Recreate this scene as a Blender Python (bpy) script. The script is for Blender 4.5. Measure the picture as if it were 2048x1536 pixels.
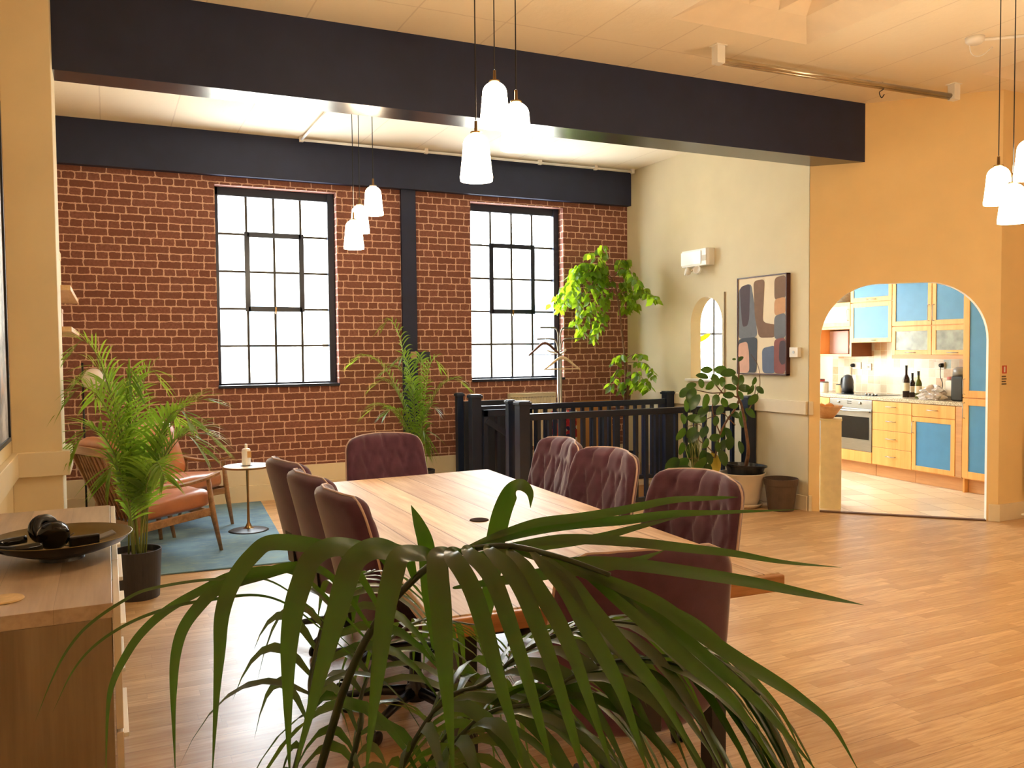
import bpy, bmesh, math, random
from mathutils import Vector, Matrix
import numpy as np
random.seed(7)
for o in list(bpy.data.objects): bpy.data.objects.remove(o)
SC = bpy.context.scene
COL = SC.collection
PI = math.pi

# ------------------------------------------------------------------ camera
CF, YAW, PITCH, ROLL, EYE = 1700.0, -0.4448, -0.0407, -0.0091, 1.55
_cy, _sy = math.cos(YAW), math.sin(YAW)
FWD = Vector((-_sy*math.cos(PITCH), _cy*math.cos(PITCH), math.sin(PITCH)))
_r = Vector((_cy, _sy, 0)); _u = _r.cross(FWD)
RT = _r*math.cos(ROLL) + _u*math.sin(ROLL)
UP = _u*math.cos(ROLL) - _r*math.sin(ROLL)
EYEP = Vector((0, 0, EYE))
cam = bpy.data.cameras.new('camera'); camo = bpy.data.objects.new('camera', cam); COL.objects.link(camo)
cam.sensor_width = 36; cam.lens = CF/2048*36; cam.clip_start = 0.02; cam.clip_end = 200
M = Matrix(((RT.x, UP.x, -FWD.x, 0), (RT.y, UP.y, -FWD.y, 0), (RT.z, UP.z, -FWD.z, EYE), (0, 0, 0, 1)))
camo.matrix_world = M
SC.camera = camo

def at(px, py, d):
    """world point seen at photo position (px,py), d metres in front of the lens"""
    return EYEP + (FWD + RT*((px-1024)/CF) - UP*((py-768)/CF))*d

# ------------------------------------------------------------------ world, exposure
SC.view_settings.view_transform = 'Standard'
SC.view_settings.look = 'None'
SC.view_settings.gamma = 1.0
SC.view_settings.use_curve_mapping = False
SC.view_settings.exposure = 1.75
SC.cycles.max_bounces = 14; SC.cycles.diffuse_bounces = 8; SC.cycles.glossy_bounces = 5; SC.cycles.transparent_max_bounces = 16
SKY = 8.7
w = bpy.data.worlds.new('World'); SC.world = w; w.use_nodes = True
bg = w.node_tree.nodes['Background']
bg.inputs[0].default_value = (0.86, 0.95, 1.0, 1); bg.inputs[1].default_value = SKY

def portal(loc, rot, sx, sy):
    l = bpy.data.lights.new('window_portal', 'AREA'); l.shape = 'RECTANGLE'; l.size = sx; l.size_y = sy
    l.cycles.is_portal = True
    o = bpy.data.objects.new('window_portal', l); COL.objects.link(o); o.location = loc; o.rotation_euler = rot
portal((1.64, 9.40, 2.21), (math.radians(-90), 0, 0), 1.3, 2.1)
portal((4.42, 9.40, 2.21), (math.radians(-90), 0, 0), 1.3, 2.1)
portal((7.15, 9.40, 1.75), (math.radians(-90), 0, 0), 1.9, 1.6)

# ------------------------------------------------------------------ materials
def S(r, g, b):
    f = lambda c: (c/255/12.92 if c/255 <= .04045 else ((c/255+.055)/1.055)**2.4)
    return (f(r), f(g), f(b), 1)
MATS = {}
class NT:
    def __init__(s, name):
        s.m = bpy.data.materials.new(name); s.m.use_nodes = True; s.t = s.m.node_tree; s.n = s.t.nodes
        s.b = s.n['Principled BSDF']; s.out = s.n['Material Output']
    def node(s, t, **k):
        n = s.n.new(t)
        for a, v in k.items(): setattr(n, a, v)
        return n
    def link(s, a, b): s.t.links.new(a, b)
    def math(s, op, a, b=None, c=None):
        n = s.node('ShaderNodeMath', operation=op)
        for i, v in enumerate((a, b, c)):
            if v is None: continue
            if isinstance(v, (int, float)): n.inputs[i].default_value = v
            else: s.link(v, n.inputs[i])
        return n.outputs[0]
    def mix(s, f, a, b, mode='MIX'):
        n = s.node('ShaderNodeMix', data_type='RGBA', blend_type=mode)
        if isinstance(f, (int, float)): n.inputs[0].default_value = f
        else: s.link(f, n.inputs[0])
        for i, v in ((6, a), (7, b)):
            if isinstance(v, tuple): n.inputs[i].default_value = v
            else: s.link(v, n.inputs[i])
        return n.outputs[2]
    def noise(s, scale, detail=2, vec=None, rough=.5, dim='3D'):
        n = s.node('ShaderNodeTexNoise'); n.inputs['Scale'].default_value = scale; n.inputs['Detail'].default_value = detail
        n.inputs['Roughness'].default_value = rough
        if vec is not None: s.link(vec, n.inputs['Vector'])
        return n.outputs['Fac']
    def ramp(s, f, p0, p1, c0=(0, 0, 0, 1), c1=(1, 1, 1, 1)):
        n = s.node('ShaderNodeValToRGB'); e = n.color_ramp.elements
        e[0].position = p0; e[1].position = p1; e[0].color = c0; e[1].color = c1
        s.link(f, n.inputs[0]); return n.outputs[0]
    def bump(s, h, strength=.3, dist=.01):
        n = s.node('ShaderNodeBump'); n.inputs['Strength'].default_value = strength; n.inputs['Distance'].default_value = dist
        s.link(h, n.inputs['Height']); s.link(n.outputs[0], s.b.inputs['Normal'])
    def coord(s, which='Object', scale=None):
        n = s.node('ShaderNodeTexCoord'); o = n.outputs[which]
        if scale:
            m = s.node('ShaderNodeMapping'); m.inputs['Scale'].default_value = scale; s.link(o, m.inputs[0]); o = m.outputs[0]
        return o
    def xyz(s, v):
        n = s.node('ShaderNodeSeparateXYZ'); s.link(v, n.inputs[0]); return n.outputs
    def comb(s, a, b, c=0.0):
        n = s.node('ShaderNodeCombineXYZ')
        for i, v in enumerate((a, b, c)):
            if isinstance(v, (int, float)): n.inputs[i].default_value = v
            else: s.link(v, n.inputs[i])
        return n.outputs[0]
    def wn(s, v):
        n = s.node('ShaderNodeTexWhiteNoise', noise_dimensions='3D'); s.link(v, n.inputs[0]); return n.outputs['Value']

def mat(name, col, rough=.5, metal=0, var=.0, vscale=8, bump=0, bscale=60, spec=.5, sheen=0, coat=0, stretch=None):
    if name in MATS: return MATS[name]
    t = NT(name); t.b.inputs['Roughness'].default_value = rough; t.b.inputs['Metallic'].default_value = metal
    t.b.inputs['Specular IOR Level'].default_value = spec
    if sheen: t.b.inputs['Sheen Weight'].default_value = sheen; t.b.inputs['Sheen Roughness'].default_value = .4
    if coat: t.b.inputs['Coat Weight'].default_value = coat; t.b.inputs['Coat Roughness'].default_value = .1
    v = t.coord('Object', stretch)
    nz = t.noise(vscale, 3, v)
    k = var
    c0 = tuple(max(0, c*(1-k)) for c in col[:3])+(1,); c1 = tuple(min(1, c*(1+k)) for c in col[:3])+(1,)
    t.link(t.ramp(nz, .3, .7, c0, c1), t.b.inputs['Base Color'])
    if bump: t.bump(t.noise(bscale, 3, v), bump, .004)
    MATS[name] = t.m; return t.m

def wood(name, dark, light, rough=.45, axis=0, scale=1.0, plank=None, coat=0, pa=1, seam=.012):
    """grain runs along axis; plank = board width measured along pa"""
    if name in MATS: return MATS[name]
    t = NT(name); t.b.inputs['Roughness'].default_value = rough
    if coat: t.b.inputs['Coat Weight'].default_value = coat; t.b.inputs['Coat Roughness'].default_value = .15
    sc = [14*scale]*3; sc[axis] = 1.2*scale
    co = t.coord('Object'); v = co
    if plank:
        c = t.xyz(co); idx = t.math('FLOOR', t.math('DIVIDE', c[pa], plank)); fr = t.math('FRACT', t.math('DIVIDE', c[pa], plank))
        rnd = t.wn(t.comb(idx, 3.3, 1.7))
        off = t.node('ShaderNodeVectorMath', operation='ADD'); t.link(co, off.inputs[0]); t.link(t.comb(t.math('MULTIPLY', rnd, 37.0), t.math('MULTIPLY', rnd, 11.0), t.math('MULTIPLY', rnd, 23.0)), off.inputs[1]); v = off.outputs[0]
    m = t.node('ShaderNodeMapping'); m.inputs['Scale'].default_value = tuple(sc); t.link(v, m.inputs[0])
    n1 = t.noise(1.5, 5, m.outputs[0], .6)
    m2 = t.node('ShaderNodeMapping'); s2 = [70*scale]*3; s2[axis] = 3*scale; m2.inputs['Scale'].default_value = tuple(s2); t.link(v, m2.inputs[0])
    n2 = t.noise(1.5, 2, m2.outputs[0])
    f = t.math('ADD', t.math('MULTIPLY', n1, .75), t.math('MULTIPLY', n2, .25))
    col = t.ramp(f, .32, .68, dark, light)
    if plank:
        hsv = t.node('ShaderNodeHueSaturation'); t.link(col, hsv.inputs['Color']); t.link(t.math('ADD', .8, t.math('MULTIPLY', rnd, .4)), hsv.inputs['Value'])
        g = t.math('MULTIPLY', t.math('LESS_THAN', fr, seam), .75)
        wz = t.ramp(t.noise(5, 6, m.outputs[0], .75), .56, .72) if name == 'table_pine' else None
        hc = hsv.outputs[0] if wz is None else t.mix(t.math('MULTIPLY', wz, .55), hsv.outputs[0], S(140, 118, 100))
        col = t.mix(g, hc, (dark[0]*.25, dark[1]*.25, dark[2]*.25, 1))
        t.bump(t.math('ADD', t.math('MULTIPLY', f, .4), t.math('MULTIPLY', t.math('GREATER_THAN', fr, seam), .6)), .35, .003)
    else: t.bump(f, .15, .002)
    t.link(col, t.b.inputs['Base Color'])
    MATS[name] = t.m; return t.m

def brick_mat():
    t = NT('brick_wallpaper'); t.b.inputs['Roughness'].default_value = .85
    co = t.coord('Object'); nz = t.node('ShaderNodeTexNoise'); nz.inputs['Scale'].default_value = 22; nz.inputs['Detail'].default_value = 2; t.link(co, nz.inputs[0])
    c = t.xyz(co); nc = t.node('ShaderNodeSeparateColor'); t.link(nz.outputs['Color'], nc.inputs[0])
    # run along the wall = x + y (covers the reveals too)
    x = t.math('ADD', t.math('ADD', c[0], c[1]), t.math('MULTIPLY', t.math('SUBTRACT', nc.outputs[0], .5), .022))
    z = t.math('ADD', c[2], t.math('MULTIPLY', t.math('SUBTRACT', nc.outputs[1], .5), .016))
    v = t.math('DIVIDE', z, .0742); row = t.math('FLOOR', v); fv = t.math('FRACT', v)
    hd = t.math('MODULO', t.math('ABSOLUTE', row), 2)
    wd = t.math('SUBTRACT', .217, t.math('MULTIPLY', hd, .1085))
    u = t.math('ADD', t.math('DIVIDE', x, wd), t.math('MULTIPLY', t.math('FLOOR', t.math('DIVIDE', row, 2)), .5)); cell = t.math('FLOOR', u); fu = t.math('FRACT', u)
    du = t.math('MULTIPLY', t.math('SUBTRACT', .5, t.math('ABSOLUTE', t.math('SUBTRACT', fu, .5))), wd)
    dv = t.math('MULTIPLY', t.math('SUBTRACT', .5, t.math('ABSOLUTE', t.math('SUBTRACT', fv, .5))), .0742)
    # rounded corner distance
    R = .016
    a = t.math('MAXIMUM', t.math('SUBTRACT', R, du), 0.0); b = t.math('MAXIMUM', t.math('SUBTRACT', R, dv), 0.0)
    d = t.math('SUBTRACT', R, t.math('SQRT', t.math('ADD', t.math('MULTIPLY', a, a), t.math('MULTIPLY', b, b))))
    rag = t.math('MULTIPLY', t.math('SUBTRACT', t.noise(90, 2, co), .5), .006)
    f = t.ramp(t.math('MULTIPLY', t.math('ADD', d, rag), 100), .42, .62)
    rnd = t.wn(t.comb(cell, row, 2.0))
    bc = t.mix(rnd, S(124, 76, 60), S(144, 94, 78))
    bc = t.mix(t.ramp(t.noise(45, 4, co, .7), .35, .75), bc, S(112, 66, 52))
    t.link(t.mix(f, S(212, 172, 148), bc), t.b.inputs['Base Color']); t.bump(f, .25, .003)
    return t.m

def floor_mat():
    t = NT('laminate_floor'); co = t.coord('Object'); c = t.xyz(co)
    SW = .066
    row = t.math('FLOOR', t.math('DIVIDE', c[1], SW)); fr = t.math('FRACT', t.math('DIVIDE', c[1], SW))
    off = t.math('MULTIPLY', t.wn(t.comb(row, 5.0)), 3.0)
    ux = t.math('ADD', t.math('DIVIDE', c[0], .42), off); cell = t.math('FLOOR', ux); fx = t.math('FRACT', ux)
    rnd = t.wn(t.comb(row, cell, 9.0))
    m = t.node('ShaderNodeMapping'); m.inputs['Scale'].default_value = (3, 40, 1); t.link(co, m.inputs[0])
    add = t.node('ShaderNodeVectorMath', operation='ADD'); t.link(m.outputs[0], add.inputs[0]); t.link(t.comb(t.math('MULTIPLY', rnd, 50.0), 0.0, 0.0), add.inputs[1])
    g = t.noise(1.5, 5, add.outputs[0], .6)
    base = t.mix(rnd, S(188, 154, 110), S(226, 196, 150))
    col = t.mix(t.ramp(g, .3, .75), base, S(176, 130, 88))
    seam = t.math('MAXIMUM', t.math('LESS_THAN', fr, .03), t.math('LESS_THAN', fx, .006))
    board = t.math('LESS_THAN', t.math('FRACT', t.math('DIVIDE', c[1], SW*3)), .014)
    col = t.mix(t.math('MULTIPLY', seam, .25), col, S(90, 55, 30)); col = t.mix(t.math('MULTIPLY', board, .5), col, S(80, 48, 26))
    t.link(col, t.b.inputs['Base Color'])
    t.link(t.math('ADD', .28, t.math('MULTIPLY', t.noise(3, 3, co), .12)), t.b.inputs['Roughness'])
    t.b.inputs['Specular IOR Level'].default_value = .4
    t.bump(t.noise(5, 2, co), .05, .003)
    return t.m

def tile_mat(name, size, cols, grout, rough=.3, rot=0, gw=.035, axes=(0, 1)):
    t = NT(name); co = t.coord('Object'); v = co
    if rot:
        m = t.node('ShaderNodeMapping'); m.inputs['Rotation'].default_value = (0, 0, rot); t.link(co, m.inputs[0]); v = m.outputs[0]
    c = t.xyz(v); a = t.math('DIVIDE', c[axes[0]], size); b = t.math('DIVIDE', c[axes[1]], size)
    rnd = t.wn(t.comb(t.math('FLOOR', a), t.math('FLOOR', b), 4.0))
    rp = t.node('ShaderNodeValToRGB'); rp.color_ramp.interpolation = 'CONSTANT'; e = rp.color_ramp.elements
    while len(e) < len(cols): e.new(.5)
    for i, (p, cc) in enumerate(cols): e[i].position = p; e[i].color = cc
    t.link(rnd, rp.inputs[0])
    g = t.math('MAXIMUM', t.math('LESS_THAN', t.math('FRACT', a), gw), t.math('LESS_THAN', t.math('FRACT', b), gw))
    col = t.mix(t.math('MULTIPLY', t.noise(30, 3, co), .25), rp.outputs[0], S(255, 250, 240))
    t.link(t.mix(g, col, grout), t.b.inputs['Base Color']); t.b.inputs['Roughness'].default_value = rough
    t.bump(t.math('SUBTRACT', 1.0, g), .3, .003)
    return t.m

def ceiling_mat():
    t = NT('painted_boards'); t.b.inputs['Roughness'].default_value = .8; co = t.coord('Object'); c = t.xyz(co)
    wob = t.math('MULTIPLY', t.math('SUBTRACT', t.noise(6, 3, co), .5), .02)
    a = t.math('FRACT', t.math('ADD', t.math('DIVIDE', c[0], .62), wob)); b = t.math('FRACT', t.math('ADD', t.math('DIVIDE', t.math('ADD', c[1], .45), 1.9), wob))
    g = t.math('MAXIMUM', t.math('LESS_THAN', a, .018), t.math('LESS_THAN', b, .006))
    h = t.math('SUBTRACT', t.math('MULTIPLY', t.noise(9, 6, co, .65), .7), t.math('MULTIPLY', g, .8))
    t.link(t.mix(t.math('MULTIPLY', g, .25), S(242, 228, 200), S(170, 140, 110)), t.b.inputs['Base Color'])
    t.bump(h, .35, .02); return t.m

def leaf_mat(name, col, trans, rough=.35, tw=.4, spec=.6):
    t = NT(name); co = t.coord('Object')
    c = t.mix(t.ramp(t.noise(9, 3, co), .3, .7), col, tuple(x*1.5 for x in col[:3])+(1,))
    t.link(c, t.b.inputs['Base Color']); t.b.inputs['Roughness'].default_value = rough; t.b.inputs['Specular IOR Level'].default_value = spec
    tr = t.node('ShaderNodeBsdfTranslucent'); tr.inputs[0].default_value = trans
    mx = t.node('ShaderNodeMixShader'); mx.inputs[0].default_value = tw
    t.link(t.b.outputs[0], mx.inputs[1]); t.link(tr.outputs[0], mx.inputs[2]); t.link(mx.outputs[0], t.out.inputs[0]); return t.m

def glass_mat(name, tint=(1, 1, 1, 1), gl=.06):
    t = NT(name); tr = t.node('ShaderNodeBsdfTransparent'); tr.inputs[0].default_value = tint
    g = t.node('ShaderNodeBsdfGlossy'); g.inputs['Roughness'].default_value = .05
    mx = t.node('ShaderNodeMixShader'); mx.inputs[0].default_value = gl
    t.link(tr.outputs[0], mx.inputs[1]); t.link(g.outputs[0], mx.inputs[2]); t.link(mx.outputs[0], t.out.inputs[0]); return t.m

def emit_mat(name, col, st):
    t = NT(name); t.b.inputs['Base Color'].default_value = (.9, .85, .75, 1); t.b.inputs['Roughness'].default_value = .3
    t.b.inputs['Emission Color'].default_value = col; t.b.inputs['Emission Strength'].default_value = st; return t.m

CREAM = mat('cream_wall_paint', S(222, 206, 170), .7, var=.03, vscale=3, bump=.08, bscale=40)
CREAMW = mat('off_white_wall_paint', S(218, 206, 172), .7, var=.03, vscale=3, bump=.06, bscale=30)
CREAMY = mat('warm_cream_wall_paint', S(236, 206, 148), .7, var=.03, vscale=3, bump=.08, bscale=40)
TRIM = mat('cream_gloss_trim', S(226, 212, 182), .45, var=.02)
WHITEP = mat('white_paint', S(236, 232, 222), .5, var=.02)
NAVY = mat('navy_paint', S(25, 34, 64), .55, var=.12, vscale=5, bump=.05)
NAVYG = mat('navy_satin_wood', S(24, 34, 54), .3, var=.1, vscale=5)
NAVYB = mat('navy_gloss_steel', S(40, 40, 48), .22, var=.1, vscale=5, spec=.9)
BRICK = brick_mat(); FLOOR = floor_mat(); CEIL = ceiling_mat()
PINE = wood('table_pine', S(176, 136, 100), S(226, 200, 168), .5, axis=1, scale=.8, plank=.1858, pa=0, seam=.03)
PINEE = wood('table_pine_end', S(150, 98, 54), S(204, 148, 92), .4, axis=0)
OAK = wood('oak_frame', S(120, 82, 48), S(176, 132, 86), .45, axis=0)
OAKG = wood('grey_oak_laminate', S(156, 134, 112), S(194, 172, 148), .4, axis=1, scale=.6, plank=.17, pa=0, seam=.004)
OAKV = wood('grey_oak_laminate_side', S(120, 102, 78), S(154, 134, 106), .45, axis=2, scale=.6)
BEECH = wood('beech_cabinet', S(226, 160, 84), S(244, 188, 112), .35, axis=2, scale=.7)
BEECHD = wood('beech_plinth', S(196, 142, 92), S(216, 164, 112), .45, axis=0)
BROWNP = mat('brown_cabinet_side', S(140, 84, 50), .5, var=.1)
BLUE = mat('blue_cabinet_panel', S(74, 142, 196), .4, var=.05)
VELVET = mat('plum_velvet', S(86, 54, 72), .85, var=.16, vscale=14, bump=.12, bscale=400, sheen=.6, spec=.2)
PIPE = mat('pale_piping', S(196, 170, 160), .6, var=.05)
BLACKP = mat('black_plastic', S(20, 20, 22), .3, var=.1)
BLACKM = mat('black_steel', S(26, 26, 28), .4, var=.1)
CHROME = mat('chrome', S(200, 200, 200), .15, metal=1)
STEEL = mat('brushed_steel', S(178, 178, 176), .3, metal=1, var=.08, stretch=(1, 1, 30))
BRASS = mat('aged_brass', S(150, 118, 76), .3, metal=1)
LEATHER = mat('tan_leather', S(176, 112, 74), .34, var=.12, vscale=7, bump=.3, bscale=18)
POTD = mat('charcoal_pot', S(52, 50, 52), .5, var=.08)
POTW = mat('cream_pot', S(206, 192, 172), .4, var=.05)
POTB = mat('brown_plastic_pot', S(84, 66, 52), .6, var=.2, vscale=10)
SOIL = mat('soil', S(60, 42, 30), .95, var=.4, vscale=60, bump=.8, bscale=80)
BARK = mat('brown_bark', S(110, 78, 54), .8, var=.3, vscale=30, bump=.5, bscale=50)
LEAF_K = leaf_mat('kentia_leaf', S(42, 54, 28), S(78, 132, 16), .34, .36, 1.0)
LEAF_P = leaf_mat('palm_leaf', S(72, 100, 44), S(168, 204, 56), .4, .55)
LEAF_F = leaf_mat('weeping_fig_leaf', S(62, 98, 26), S(176, 206, 40), .4, .6)
LEAF_R = leaf_mat('rubber_leaf', S(32, 58, 24), S(100, 130, 24), .3, .3)
LEAF_Y = leaf_mat('yellow_leaf', S(170, 150, 50), S(200, 180, 50), .4, .3)
STEMG = mat('green_stem', S(38, 54, 26), .45, var=.2)
STEMY = mat('yellow_green_stem', S(120, 130, 60), .5, var=.2)
GLASS = glass_mat('window_glass')
SHADE = emit_mat('lit_opal_glass', (1.0, .80, .54, 1), 11)
PLUG = mat('white_plastic', S(232, 228, 218), .35, var=.02)

# ------------------------------------------------------------------ mesh helpers
class MB:
    def __init__(s): s.v = []; s.f = []
    def add(s, vs, fs):
        o = len(s.v); s.v += [tuple(p) for p in vs]; s.f += [tuple(i+o for i in f) for f in fs]; return s
    def box(s, x0, x1, y0, y1, z0, z1, m=None):
        vs = [Vector((x, y, z)) for x in (x0, x1) for y in (y0, y1) for z in (z0, z1)]
        if m is not None: vs = [m @ p for p in vs]
        return s.add(vs, [(0, 1, 3, 2), (4, 6, 7, 5), (0, 4, 5, 1), (2, 3, 7, 6), (0, 2, 6, 4), (1, 5, 7, 3)])
    def prism(s, pts, z0, z1, m=None):
        n = len(pts); vs = [Vector((x, y, z)) for z in (z0, z1) for x, y in pts]
        if m is not None: vs = [m @ p for p in vs]
        return s.add(vs, [tuple(range(n))[::-1], tuple(range(n, 2*n))]+[(i, (i+1) % n, n+(i+1) % n, n+i) for i in range(n)])
    def lathe(s, prof, seg=32, c=(0, 0, 0), m=None, cap=False):
        n = len(prof); vs = []
        for k in range(seg):
            a = 2*PI*k/seg
            for r, z in prof:
                p = Vector((c[0]+r*math.cos(a), c[1]+r*math.sin(a), c[2]+z)); vs.append(m @ p if m is not None else p)
        fs = [(k*n+i, ((k+1) % seg)*n+i, ((k+1) % seg)*n+i+1, k*n+i+1) for k in range(seg) for i in range(n-1)]
        if cap: fs += [tuple(k*n for k in range(seg))[::-1], tuple(k*n+n-1 for k in range(seg))]
        return s.add(vs, fs)
    def tube(s, pts, r, seg=8, cap=True):
        pts = [Vector(p) for p in pts]; n = len(pts); rs = r if isinstance(r, (list, tuple)) else [r]*n
        rings = []; up = None
        for i, p in enumerate(pts):
            t = (pts[min(i+1, n-1)]-pts[max(i-1, 0)]).normalized()
            if up is None: up = t.orthogonal().normalized()
            up = (up - t*up.dot(t));
            if up.length < 1e-6: up = t.orthogonal()
            up.normalize(); q = t.cross(up)
            rings.append([p+(up*math.cos(2*PI*k/seg)+q*math.sin(2*PI*k/seg))*rs[i] for k in range(seg)])
        vs = [v for g in rings for v in g]
        fs = [(i*seg+k, i*seg+(k+1) % seg, (i+1)*seg+(k+1) % seg, (i+1)*seg+k) for i in range(n-1) for k in range(seg)]
        if cap: fs += [tuple(range(seg))[::-1], tuple((n-1)*seg+k for k in range(seg))]
        return s.add(vs, fs)
    def bar(s, a, b, w, h, up=(0, 0, 1)):
        a = Vector(a); b = Vector(b); t = (b-a); L = t.length; t.normalize(); up = Vector(up); x = t.cross(up)
        if x.length < 1e-4: x = t.orthogonal()
        x.normalize(); y = x.cross(t)
        vs = [p+x*sx*w/2+y*sy*h/2 for p in (a, b) for sx, sy in ((-1, -1), (1, -1), (1, 1), (-1, 1))]
        return s.add(vs, [(0, 1, 2, 3), (7, 6, 5, 4), (0, 4, 5, 1), (1, 5, 6, 2), (2, 6, 7, 3), (3, 7, 4, 0)])
    def quad(s, a, b, c, d): return s.add([a, b, c, d], [(0, 1, 2, 3)])
    def build(s, name, m, parent=None, bev=0, smooth=False, sub=0, seg=2):
        me = bpy.data.meshes.new(name); me.from_pydata(s.v, [], s.f); me.update()
        b = bmesh.new(); b.from_mesh(me); bmesh.ops.recalc_face_normals(b, faces=b.faces); b.to_mesh(me); b.free()
        me.materials.append(m); o = bpy.data.objects.new(name, me); COL.objects.link(o)
        if smooth: me.polygons.foreach_set('use_smooth', [True]*len(me.polygons))
        if bev:
            d = o.modifiers.new('b', 'BEVEL'); d.width = bev; d.segments = seg; d.limit_method = 'ANGLE'
            me.polygons.foreach_set('use_smooth', [True]*len(me.polygons)); d.harden_normals = True
        if sub: d = o.modifiers.new('s', 'SUBSURF'); d.levels = sub; d.render_levels = sub; me.polygons.foreach_set('use_smooth', [True]*len(me.polygons))
        if parent is not None: o.parent = parent
        return o

def thing(name, label, cat, loc=(0, 0, 0), rz=0, group=None):
    o = bpy.data.objects.new(name, None); COL.objects.link(o); o.location = loc; o.rotation_euler = (0, 0, rz)
    o.empty_display_size = .05; o['label'] = label; o['category'] = cat
    if group: o['group'] = group
    return o
def tag(o, label, cat, group=None):
    o['label'] = label; o['category'] = cat
    if group: o['group'] = group
    return o
def struct(o): o['kind'] = 'structure'; return o
def place(o, loc, rz=0): o.location = loc; o.rotation_euler = (0, 0, rz); return o
def copy_tree(o, parent=None):
    c = o.copy(); COL.objects.link(c)
    if parent is not None: c.parent = parent
    for ch in [x for x in bpy.data.objects if x.parent == o]: copy_tree(ch, c)
    return c
def catmull(pts, n=6):
    P = [Vector(p) for p in pts]; P = [P[0]*2-P[1]]+P+[P[-1]*2-P[-2]]; out = []
    for i in range(1, len(P)-2):
        for k in range(n):
            t = k/n
            out.append(.5*((2*P[i])+(P[i+1]-P[i-1])*t+(2*P[i-1]-5*P[i]+4*P[i+1]-P[i+2])*t*t+(3*P[i]-P[i-1]-3*P[i+1]+P[i+2])*t**3))
    out.append(P[-2]); return out

# ------------------------------------------------------------------ room shell
ZC = 3.748; YB = 9.07; XS = 5.945
def grid_wall(mb, fn, us, vs, holes, depth=None):
    """rectangles of a wall between cut positions, skipping holes; fn(u,v,w) -> point, w = depth behind the face"""
    us = sorted(set(us+[h[0] for h in holes]+[h[1] for h in holes])); vs = sorted(set(vs+[h[2] for h in holes]+[h[3] for h in holes]))
    for i in range(len(us)-1):
        for j in range(len(vs)-1):
            cu = (us[i]+us[i+1])/2; cv = (vs[j]+vs[j+1])/2
            if any(h[0] < cu < h[1] and h[2] < cv < h[3] for h in holes): continue
            mb.quad(fn(us[i], vs[j], 0), fn(us[i+1], vs[j], 0), fn(us[i+1], vs[j+1], 0), fn(us[i], vs[j+1], 0))
    if depth:
        for a, b, c, d in holes:
            for (p, q), (r, s_) in (((a, c), (b, c)), ((b, c), (b, d)), ((b, d), (a, d)), ((a, d), (a, c))):
                mb.quad(fn(p, q, 0), fn(r, s_, 0), fn(r, s_, depth), fn(p, q, depth))
W1 = (1.025, 2.260, 1.19, 3.24); W2 = (3.813, 5.026, 1.19, 3.25)
mb = MB(); grid_wall(mb, lambda u, v, d: (u, YB+d, v), [-.6, XS+.01], [0, ZC], [W1, W2], .30)
struct(mb.build('wall_back', BRICK))
KW = (6.30, 8.05, 1.02, 2.50)
mb = MB(); grid_wall(mb, lambda u, v, d: (u, YB+d, v), [6.08, 9.6], [0, ZC], [KW], .3); struct(mb.build('wall_kitchen_back', WHITEP))
# stairwell opening in the floor
SW_ = (3.46, 5.90, 6.88, 8.02)
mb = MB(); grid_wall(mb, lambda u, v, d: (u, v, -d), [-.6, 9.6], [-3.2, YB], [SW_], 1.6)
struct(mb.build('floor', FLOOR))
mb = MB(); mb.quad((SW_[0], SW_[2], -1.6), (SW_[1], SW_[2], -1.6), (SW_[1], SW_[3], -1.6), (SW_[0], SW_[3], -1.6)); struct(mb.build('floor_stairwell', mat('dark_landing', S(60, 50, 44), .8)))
# ceiling with roof-light recesses
R1 = (3.46, 4.66, 2.6, 4.74); R2 = (6.47, 8.2, 2.6, 4.66); R3 = (.42, 1.66, 6.2, 7.55); R4 = (3.3, 4.75, 6.3, 7.5)
mb = MB(); grid_wall(mb, lambda u, v, d: (u, v, ZC+d), [-.6, 9.6], [-3.2, YB], [R1, R2, R3, R4]); struct(mb.build('ceiling', CEIL))
def rooflight(R, i, fins=False):
    x0, x1, y0, y1 = R; k = .22 if fins else .27; h = .09 if fins else .3; mb = MB()
    o = [(x0, y0), (x1, y0), (x1, y1), (x0, y1)]; n = [(x0+k, y0+k), (x1-k, y0+k), (x1-k, y1-k), (x0+k, y1-k)]
    for a in range(4):
        b = (a+1) % 4; mb.quad((*o[a], ZC), (*o[b], ZC), (*n[b], ZC+h), (*n[a], ZC+h))
    a0, a1, b0, b1 = n[0][0], n[1][0], n[0][1], n[2][1]
    if fins:  # moulded dome panels: a grid of inverted pyramids
        N = 3
        for p in range(N):
            for q in range(N):
                u0 = a0+(a1-a0)*p/N; u1 = a0+(a1-a0)*(p+1)/N; v0 = b0+(b1-b0)*q/N; v1 = b0+(b1-b0)*(q+1)/N
                c = ((u0+u1)/2, (v0+v1)/2, ZC+h+.22); K = [(u0, v0, ZC+h), (u1, v0, ZC+h), (u1, v1, ZC+h), (u0, v1, ZC+h)]
                for e in range(4): mb.add([K[e], K[(e+1) % 4], c], [(0, 1, 2)])
    else: mb.quad((a0, b0, ZC+h), (a1, b0, ZC+h), (a1, b1, ZC+h), (a0, b1, ZC+h))
    struct(mb.build('ceiling_recess', mat('ceiling_paint', S(238, 220, 190), .75, var=.04, vscale=6, bump=.2, bscale=12)))
rooflight(R1, 1, True); rooflight(R2, 2); rooflight(R3, 3); rooflight(R4, 4)

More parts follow.
